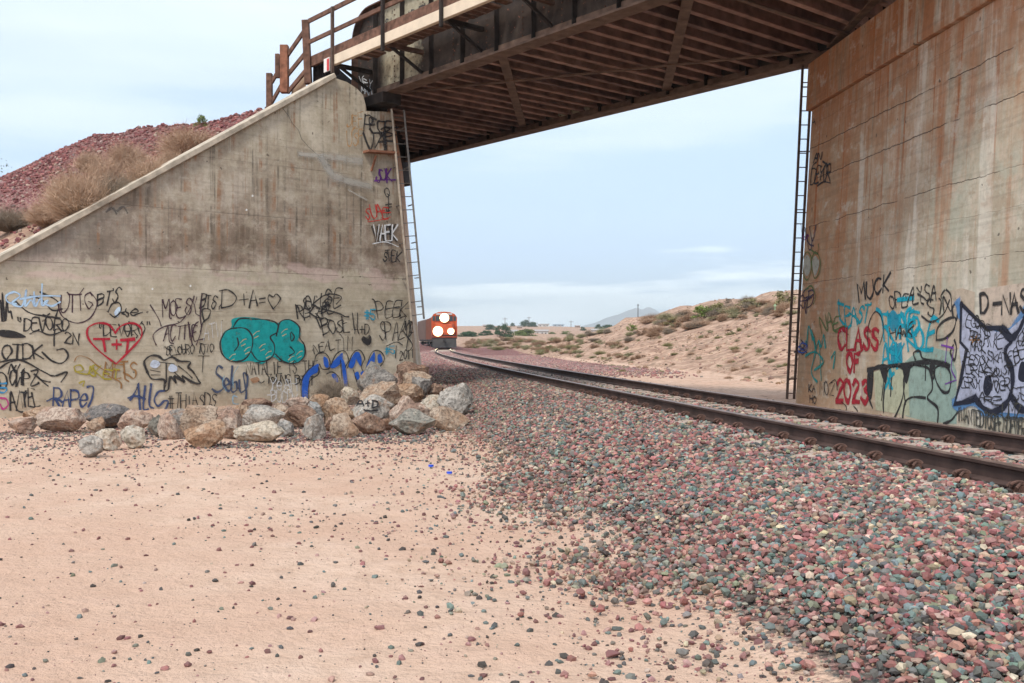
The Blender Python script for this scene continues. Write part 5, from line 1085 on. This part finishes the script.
# on the embankment
for i, (cx, cy, wpx, hpx, lab, mt) in enumerate((
    (200, 158, 52, 36, 'wide tan dry shrub nearest the bridge on the embankment', DRY), (131, 168, 30, 30, 'upright pale dry shrub in the middle of the red slope', DRY), (93, 172, 22, 24, 'small pale dry shrub high on the red slope', DRY),
    (92, 222, 58, 56, 'largest tan dry shrub rising behind the sloping coping', DRY), (152, 190, 34, 38, 'reddish tan dry shrub beside the wide one', DRY), (122, 206, 34, 34, 'dark twiggy shrub between two tan shrubs', DRYG),
    (52, 226, 32, 30, 'low tan shrub at the coping near the left end', DRY), (18, 230, 46, 26, 'low grey shrub at the far left of the slope', DRYG), (112, 190, 34, 36, 'fluffy tan shrub above the dark twiggy one', DRY), (176, 172, 26, 26, 'small dry shrub tucked below the wide one', DRY), (72, 205, 30, 34, 'tan shrub leaning left of the largest one', DRY))):
    p = rayhit(cx, cy, lambda a, b: np.where(behind(a, b), fill_z(a, b), -9), 19, 60, 4000); s_ = p.y / 1000; p = p - WN * (wpx * s_ * .40); p.z = float(fill_z(p.x, p.y)) - .05
    plant('dry_shrub', 'near', p, wpx * s_ * 1.12, hpx * s_ * 1.0, lab, 'shrub', 'dry shrubs on the embankment', mt, i)
p = rayhit(201, 128, lambda a, b: np.where(behind(a, b), fill_z(a, b), -9), 19, 60); plant('green_shrub', 'leafy', p, .35, .4, 'tiny green plant on the embankment skyline', 'shrub', None, GRN, 1)
plant('dry_shrub', 'near', at(333, 403, 21.0), .75, .55, 'grey brown dry twigs behind the boulders under blue letters', 'shrub', None, DRYG, 2)
# on the hill: photograph positions
HL = [(590, 338, 26, 13, 'dry', SAGE), (575, 342, 20, 10, 'dry', DRYG), (610, 342, 18, 9, 'dry', SAGE)]
spots = []
def hp(px, py, w, h, kind, mt, lab, grp=None, name='hill_shrub'):
    p = rayhit(px, py, ground_z, 24, 400); s_ = p.y / 1000
    plant(name, kind, p - Vector((0, 0, .05)), w * s_, h * s_, lab, 'shrub', grp, mt, int(px * 7 + py))
hp(705, 318, 26, 14, 'leafy', GRN, 'large green bush on the hill crest, widest of the green ones', None); hp(716, 313, 20, 12, 'leafy', OLV, 'olive bush touching the large green bush on the crest')
hp(672, 324, 18, 8, 'leafy', OLV, 'low yellow green bush left of the brown stump on the crest'); hp(632, 331, 12, 8, 'leafy', GRN, 'bright green bush just below the reddish mound')
hp(748, 306, 22, 9, 'leafy', OLV, 'flat olive bush on the skyline in mid hill'); hp(728, 303, 8, 6, 'leafy', DRYG, 'small round grey bush alone on the skyline'); hp(786, 306, 26, 17, 'leafy', OLV, 'tall olive bush on the crest beside the brown ladder'); hp(775, 309, 14, 10, 'dry', DRY, 'tan bush left of the tall olive one by the ladder')
r_ = random.Random(5)
for i in range(72):
    px = 640 + (i + r_.random()) * 2.15; sk = np.interp(px, [640, 660, 700, 740, 800], [324, 322, 312, 305, 299]); py = sk + r_.uniform(-1, 15)
    hp(px, py, r_.uniform(8, 19), r_.uniform(4, 9), r_.choice(['dry', 'dry', 'leafy']), r_.choice([DRY, DRYB, DRYG, DRY, SAGE, DRYB]), 'low dry shrub in the band along the hill crest', 'low shrubs along the hill crest')
for i in range(70):
    px = r_.uniform(600, 792); base = np.interp(px, [600, 700, 800], [372, 378, 388]); top = np.interp(px, [600, 640, 700, 800], [345, 340, 332, 322]); py = r_.uniform(top, base)
    hp(px, py, r_.uniform(4, 9), r_.uniform(2.5, 5), r_.choice(['dry', 'leafy']), r_.choice([SAGE, DRY, OLV]), 'tiny sage tuft on the eroded slope between track and crest', 'tufts on the eroded slope')
for i in range(120):
    px = r_.uniform(470, 640); py = r_.uniform(341, np.interp(px, [470, 640], [348, 364]))
    hp(px, py, r_.uniform(4, 13), r_.uniform(2.5, 5.5), r_.choice(['dry', 'dry', 'leafy']), r_.choice([SAGE, OLV, DRY, DRYB, SAGE, DRYB]), 'low desert scrub on the flat beyond the red ballast', 'desert scrub beyond the track')
for i in range(14):
    px = r_.uniform(560, 650); py = r_.uniform(333, 342)
    hp(px, py, r_.uniform(6, 14), r_.uniform(3, 6), 'dry', r_.choice([SAGE, DRYG]), 'grey brown scrub on the low rise left of the reddish mound', 'scrub on the low rise')
# stump, marker and mast
for (x_, y0, y1, Y, w, name, lab, col) in ((700.5, 317, 326, 78, .12, 'wooden_stake', 'short brown stake on the hill crest', (.22, .09, .05)), (775, 304, 315, 66, .10, 'marker_post', 'thin pale green marker post on the crest by the ladder', (.35, .55, .35)), (638, 304, 318, 200, .22, 'antenna_mast', 'thin grey mast on top of the reddish mound', (.12, .12, .13))):
    a = at(x_, y1, Y); b = at(x_, y0, Y); o = MB().tube([a - Vector((0, 0, .8)) - a * 0, b], [w / 2, w / 2 * .8], 6).bar(b - Vector((w, 0, w)), b - Vector((-w, 0, w)), w * .6, w * .5).build(name, simple(name + '_paint', col, .8)); tag(o, lab, 'post')

# ---------------------------------------------------------------- far town
def tree(px, y0, y1, wpx, Y, mt, lab, grp=None):
    s_ = Y / 1000; h = (y1 - y0) * s_; w = wpx * s_; p = at(px, y1, Y); p.z = max(p.z - .3, float(ground_z(p.x, p.y)) - .3) if abs(p.z - float(ground_z(p.x, p.y))) < 2 else float(ground_z(p.x, p.y)) - .2
    h = at(px, y0, Y).z - p.z
    t = empty('tree', tuple(p), label=lab, cat='tree', group=grp)
    tr = MB(); tr.tube([(0, 0, -.5), (.05 * w, 0, h * .25), (-.03 * w, .03 * w, h * .55)], [w * .04, w * .03, w * .012], 7)
    for k in range(5): a = k * 1.26; tr.tube([(0, 0, h * .2), (.2 * w * math.cos(a), .2 * w * math.sin(a), h * .45), (.34 * w * math.cos(a), .34 * w * math.sin(a), h * .68)], [w * .018, w * .012, w * .005], 5)
    tr.build('trunk', BARK, t)
    vs, fs = leaves(2600, w, h, abs(int(px)), max(.035 * w, .02), .06); me = bpy.data.meshes.new('crown'); me.from_pydata([tuple(map(float, v)) for v in vs], [], fs); me.materials.append(mt)
    o = bpy.data.objects.new('crown', me); COL.objects.link(o); o.parent = t
tree(468, 332, 340, 20, 270, TREEM, 'low dark tree just right of the train'); tree(486, 331, 340, 14, 280, TREEM, 'dark tree standing left of the rounded big tree')
tree(491, 324.5, 331, 12, 520, TREEM, 'distant dark tree above the low one near the train'); tree(504, 325, 340, 18, 260, TREEM, 'rounded big dark tree, tallest in the flat'); tree(525, 330, 339, 22, 270, TREEO, 'wide olive tree right of the rounded big one')
tree(525, 320.5, 327, 10, 640, TREEM, 'dark tree group on the far ridge line, left half'); tree(532, 321.5, 327, 10, 645, TREEM, 'dark tree group on the far ridge line, right half'); tree(512.5, 323, 327, 5, 650, TREEM, 'tiny dark tree on the ridge left of the tree group')
tree(566, 331.5, 337, 13, 330, TREEO, 'olive tree right of the white house'); tree(583, 327, 331.5, 6, 480, TREEM, 'small dark round tree alone below the ridge'); tree(598, 325, 330.5, 9, 470, TREEM, 'green tree in the row left of the mound, left one'); tree(608, 325, 330.5, 13, 480, TREEM, 'green tree in the row left of the mound, right one'); tree(552, 332, 337, 8, 340, TREEO, 'small green tree behind the white house'); tree(544, 331, 334, 9, 380, TREEM, 'low dark tree over the white house roof')
tree(1, 171, 196, 34, 62, TREEO, 'green tree peeping over the embankment at the left edge')
HW = simple('white_house_wall', (.62, .60, .57), .8, .08, .5, 0); HBL = simple('pale_blue_shed_wall', (.42, .50, .56), .8, .08, .5, 0); HRF = simple('grey_house_roof', (.36, .34, .33), .8, .15, .5, 0); HWIN = simple('dark_window', (.03, .035, .04), .3, .1, 1, 0); HTN = simple('tan_house_wall', (.40, .28, .21), .85, .1, .5, 0)
def house(x0, x1, y0, y1, Y, mt, lab):
    a = at(x0, y1, Y); b = at(x1, y0, Y); g0 = float(ground_z((a.x + b.x) / 2, Y)); w = b.x - a.x; dp = w * .5; zb_ = min(g0 - .3, a.z); zt_ = max(b.z, g0 + 1.6); hh = zt_ - zb_
    t = empty('house', ((a.x + b.x) / 2, Y, zb_), label=lab, cat='house')
    MB().box((0, dp / 2, hh * .4), (w / 2, dp / 2, hh * .4)).build('wall', mt, t)
    m = MB(); e_ = .4; m.prism([(-w / 2 - e_, -e_, hh * .8), (-w / 2 - e_, dp / 2, hh), (-w / 2 - e_, dp + e_, hh * .8)], (w + 2 * e_, 0, 0)); m.build('roof', HRF if mt is not HBL else HBL, t)
    for k in (-.3, .05, .33): MB().box((w * k, -.02, hh * .45), (w * .05, .03, hh * .13)).build('window', HWIN, t)
    MB().box((w * .19, -.02, hh * .28), (w * .03, .03, hh * .26)).build('door', HTN, t)
house(538, 549, 323.6, 327.5, 660, HW, 'white house on the far ridge right of the tree group'); house(553, 564, 323.8, 327, 690, HBL, 'pale blue long shed on the far ridge'); house(535, 548, 332.5, 337, 345, HW, 'white house in the flat below the ridge'); house(592, 603, 332, 336, 350, HW, 'white building at the foot of the reddish mound'); house(511, 517, 333.5, 338, 340, HW, 'small white shed between two trees'); house(483, 490, 327, 330, 600, HTN, 'tan house on the ridge above the train')
house(575, 580, 326, 328.5, 640, HTN, 'small tan house on the ridge right of the pole'); house(517, 522, 326, 329, 560, HTN, 'small tan house under the far tree group')
for (x_, y0, Y, lab) in ((505, 317.5, 600, 'utility pole on the ridge above the rounded big tree'), (571, 320.5, 620, 'utility pole on the ridge right of the pale blue shed'), (529, 316.5, 640, 'utility pole behind the far tree group')):
    b = at(x_, y0, Y); a = Vector((b.x, Y, float(ground_z(b.x, Y)) - .5)); t = empty('utility_pole', tuple(a), label=lab, cat='utility pole'); hh = b.z - a.z
    MB().tube([(0, 0, 0), (0, 0, hh)], [.22, .15], 6).build('pole', BARK, t); MB().bar((-1.5, 0, hh - .8), (1.5, 0, hh - .8), .18, .18).build('crossarm', BARK, t)

# ---------------------------------------------------------------- train
ORG = simple('orange_locomotive_paint', (.50, .085, .025), .5, .3, 2, 0); BLKP = simple('black_locomotive_paint', (.03, .028, .03), .6, .2, 2, 0); YEL = simple('yellow_stripe_paint', (.75, .50, .08), .5, .1, 2, 0); GLS = simple('dark_cab_glass', (.05, .07, .08), .15, .1, 2, 0)
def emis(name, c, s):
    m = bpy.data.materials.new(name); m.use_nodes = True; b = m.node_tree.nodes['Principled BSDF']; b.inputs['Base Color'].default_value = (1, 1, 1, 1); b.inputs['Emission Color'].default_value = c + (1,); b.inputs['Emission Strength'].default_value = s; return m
GLOWM = emis('painted_lamp_glow', (1, .42, .09), 2.2)  # warm emissive colour imitating the glow around each lit lamp
HL_ = emis('lit_headlight', (1, .86, .52), 60)
def track_pose(y):
    c = float(tcx(y)); sl = float(tcx(y + .5) - tcx(y - .5)); return c, -math.atan(sl), .56 + float(np.interp(y, [50, 120, 250], [0, -.12, -.2]))
def loco(y, lab):
    c, rz, z = track_pose(y + 8); rz = math.atan2(-(float(tcx(y + 19)) - float(tcx(y + 1))), 18)
    t = empty('locomotive', (float(tcx(y)), y, track_pose(y)[2]), rz, label=lab, cat='locomotive')
    m = MB(); m.hexa([(-1.5, .6, 1.15), (1.5, .6, 1.15), (1.5, 21, 1.15), (-1.5, 21, 1.15), (-1.5, .6, 1.55), (1.5, .6, 1.55), (1.5, 21, 1.55), (-1.5, 21, 1.55)]); m.build('frame', BLKP, t)
    # nose: tapered, lower than the cab
    m = MB(); m.hexa([(-1.05, .9, 1.55), (1.05, .9, 1.55), (1.25, 2.6, 1.55), (-1.25, 2.6, 1.55), (-.95, 1.2, 2.95), (.95, 1.2, 2.95), (1.2, 2.6, 3.15), (-1.2, 2.6, 3.15)]); m.build('nose', ORG, t, bevel=.08)
    m = MB(); prof_ = [(-1.55, 1.55), (1.55, 1.55), (1.55, 3.75), (1.3, 4.15), (.7, 4.4), (0, 4.46), (-.7, 4.4), (-1.3, 4.15), (-1.55, 3.75)]
    m.prism([(x_, 2.6, z_) for x_, z_ in prof_], (0, 2.6, 0)); cab = m.build('cab', ORG, t)
    for x_ in (-1, 1):
        m = MB(); m.box((x_ * .62, 2.58, 3.62), (.42, .03, .30)); w_ = m.build('windshield', GLS, cab)
        m = MB(); m.box((x_ * 1.27, 2.58, 3.62), (.15, .03, .28)); m.build('side_window', GLS, cab)
        m = MB(); m.box((x_ * .62, 2.57, 4.17), (.34, .05, .10)); m.build('number_board', simple('number_board_white', (.5, .5, .5), .6, .1, 2, 0), cab)
    MB().box((0, 2.56, 4.17), (.24, .06, .11)).build('headlight_housing', BLKP, cab)
    m = MB(); m.prism([(x_ * .62 if z_ > 1.6 else x_ * .62, 5.2, z_ if z_ < 3 else z_ - .1) for x_, z_ in prof_], (0, 15.5, 0)); m.build('hood', ORG, t)
    MB().box((0, 14, 4.35), (.7, 4, .12)).build('radiator_top', BLKP, t)
    def lamp(name, x_, y_, z_, r, parent, mt=HL_):
        MB().tube([(x_, y_ + .12, z_), (x_, y_ - .02, z_)], [r * 1.30, r * 1.30], 18).build(name + '_rim', BLKP, parent)
        MB().tube([(x_, y_ - .02, z_), (x_, y_ - .04, z_)], [r * 1.22, r * 1.22], 18).build(name + '_glow_disc', GLOWM, parent)  # added glow disc behind the bright core
        MB().tube([(x_, y_ - .04, z_), (x_, y_ - .12, z_)], [r * .60, r * .45], 16).build(name, mt, parent)
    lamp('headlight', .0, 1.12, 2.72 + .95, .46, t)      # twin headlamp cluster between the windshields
    MB().box((0, 1.9, 3.67), (.30, .72, .30)).build('headlamp_box', ORG, t, bevel=.05)
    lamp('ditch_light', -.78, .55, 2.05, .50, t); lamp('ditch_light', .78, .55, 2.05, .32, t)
    MB().box((-.78, .8, 1.85), (.2, .2, .35)).box((.78, .8, 1.85), (.2, .2, .35)).build('ditch_light_bracket', BLKP, t)
    m = MB(); m.hexa([(-1.45, .1, .12), (1.45, .1, .12), (1.45, .6, .12), (-1.45, .6, .12), (-1.4, .45, 1.2), (1.4, .45, 1.2), (1.4, .7, 1.2), (-1.4, .7, 1.2)]); m.build('snow_plow', BLKP, t)
    MB().box((0, .48, 1.38), (1.5, .04, .05)).build('pilot_stripe', ORG, t)
    MB().tube([(0, .75, .95), (0, -.15, .95)], .11, 8).box((0, -.2, .95), (.16, .1, .15)).build('coupler', BLKP, t)
    for x_ in (-1, 1):
        m = MB()
        for yy in (.6, 1.5, 2.5): m.tube([(x_ * 1.5, yy, 1.5), (x_ * 1.5, yy, 2.55)], .025, 5)
        m.tube([(x_ * 1.5, .6, 2.55), (x_ * 1.5, 2.55, 2.55)], .03, 5); m.tube([(x_ * 1.5, .6, 2.0), (x_ * 1.5, 2.55, 2.0)], .02, 5); m.build('handrail', ORG, t)
    for yb in (3.8, 17.2):
        tk = MB().box((0, yb, .75), (1.25, 1.9, .25)).build('truck', BLKP, t)
        for dy in (-1.4, 0, 1.4):
            MB().tube([(-.82, yb + dy, .5), (-.70, yb + dy, .5)], .5, 16).tube([(.70, yb + dy, .5), (.82, yb + dy, .5)], .5, 16).tube([(-.7, yb + dy, .5), (.7, yb + dy, .5)], .08, 8).build('wheel', BLKP, tk)
    MB().box((0, 10.5, .8), (1.3, 3, .42)).build('fuel_tank', BLKP, t, bevel=.1)
    return t
loco(119, 'orange locomotive coming head-on with its headlights blazing')
def wagon(y, L_, mt, lab):
    x0, x1 = float(tcx(y)), float(tcx(y + L_)); rz = math.atan2(-(x1 - x0), L_)
    t = empty('boxcar', (x0, y, track_pose(y)[2]), rz, label=lab, cat='freight car', group='freight cars behind the locomotive')
    m = MB(); m.prism([(x_, .5, z_) for x_, z_ in ((-1.5, 1.1), (1.5, 1.1), (1.5, 4.2), (.8, 4.45), (-.8, 4.45), (-1.5, 4.2))], (0, L_ - 1, 0)); b = m.build('body', mt, t)
    for x_ in (-1, 1):
        for k in range(11): MB().box((x_ * 1.52, 1.2 + k * (L_ - 2.4) / 10, 2.65), (.03, .06, 1.45)).build('side_post', mt, b)
    MB().box((0, L_ / 2, .95), (1.2, L_ / 2 - .5, .15)).build('underframe', BLKP, t)
    for yb in (2.6, L_ - 2.6):
        tk = MB().box((0, yb, .55), (1.1, 1.1, .2)).build('truck', BLKP, t)
        for dy in (-.85, .85): MB().tube([(-.82, yb + dy, .42), (-.7, yb + dy, .42)], .42, 14).tube([(.7, yb + dy, .42), (.82, yb + dy, .42)], .42, 14).tube([(-.7, yb + dy, .42), (.7, yb + dy, .42)], .07, 6).build('wheel', BLKP, tk)
wagon(140, 17, simple('brown_boxcar_paint', (.20, .075, .05), .8, .2, 1, 0), 'brown boxcar coupled right behind the locomotive'); wagon(158, 17, simple('brown_grey_boxcar_paint', (.15, .10, .085), .8, .2, 1, 0), 'dark brown grey boxcar, second vehicle behind the locomotive')

# keep world-built parts in place under their empties
bpy.context.view_layer.update()
for e_ in (labut, rabut, bridge, wr): local(e_)
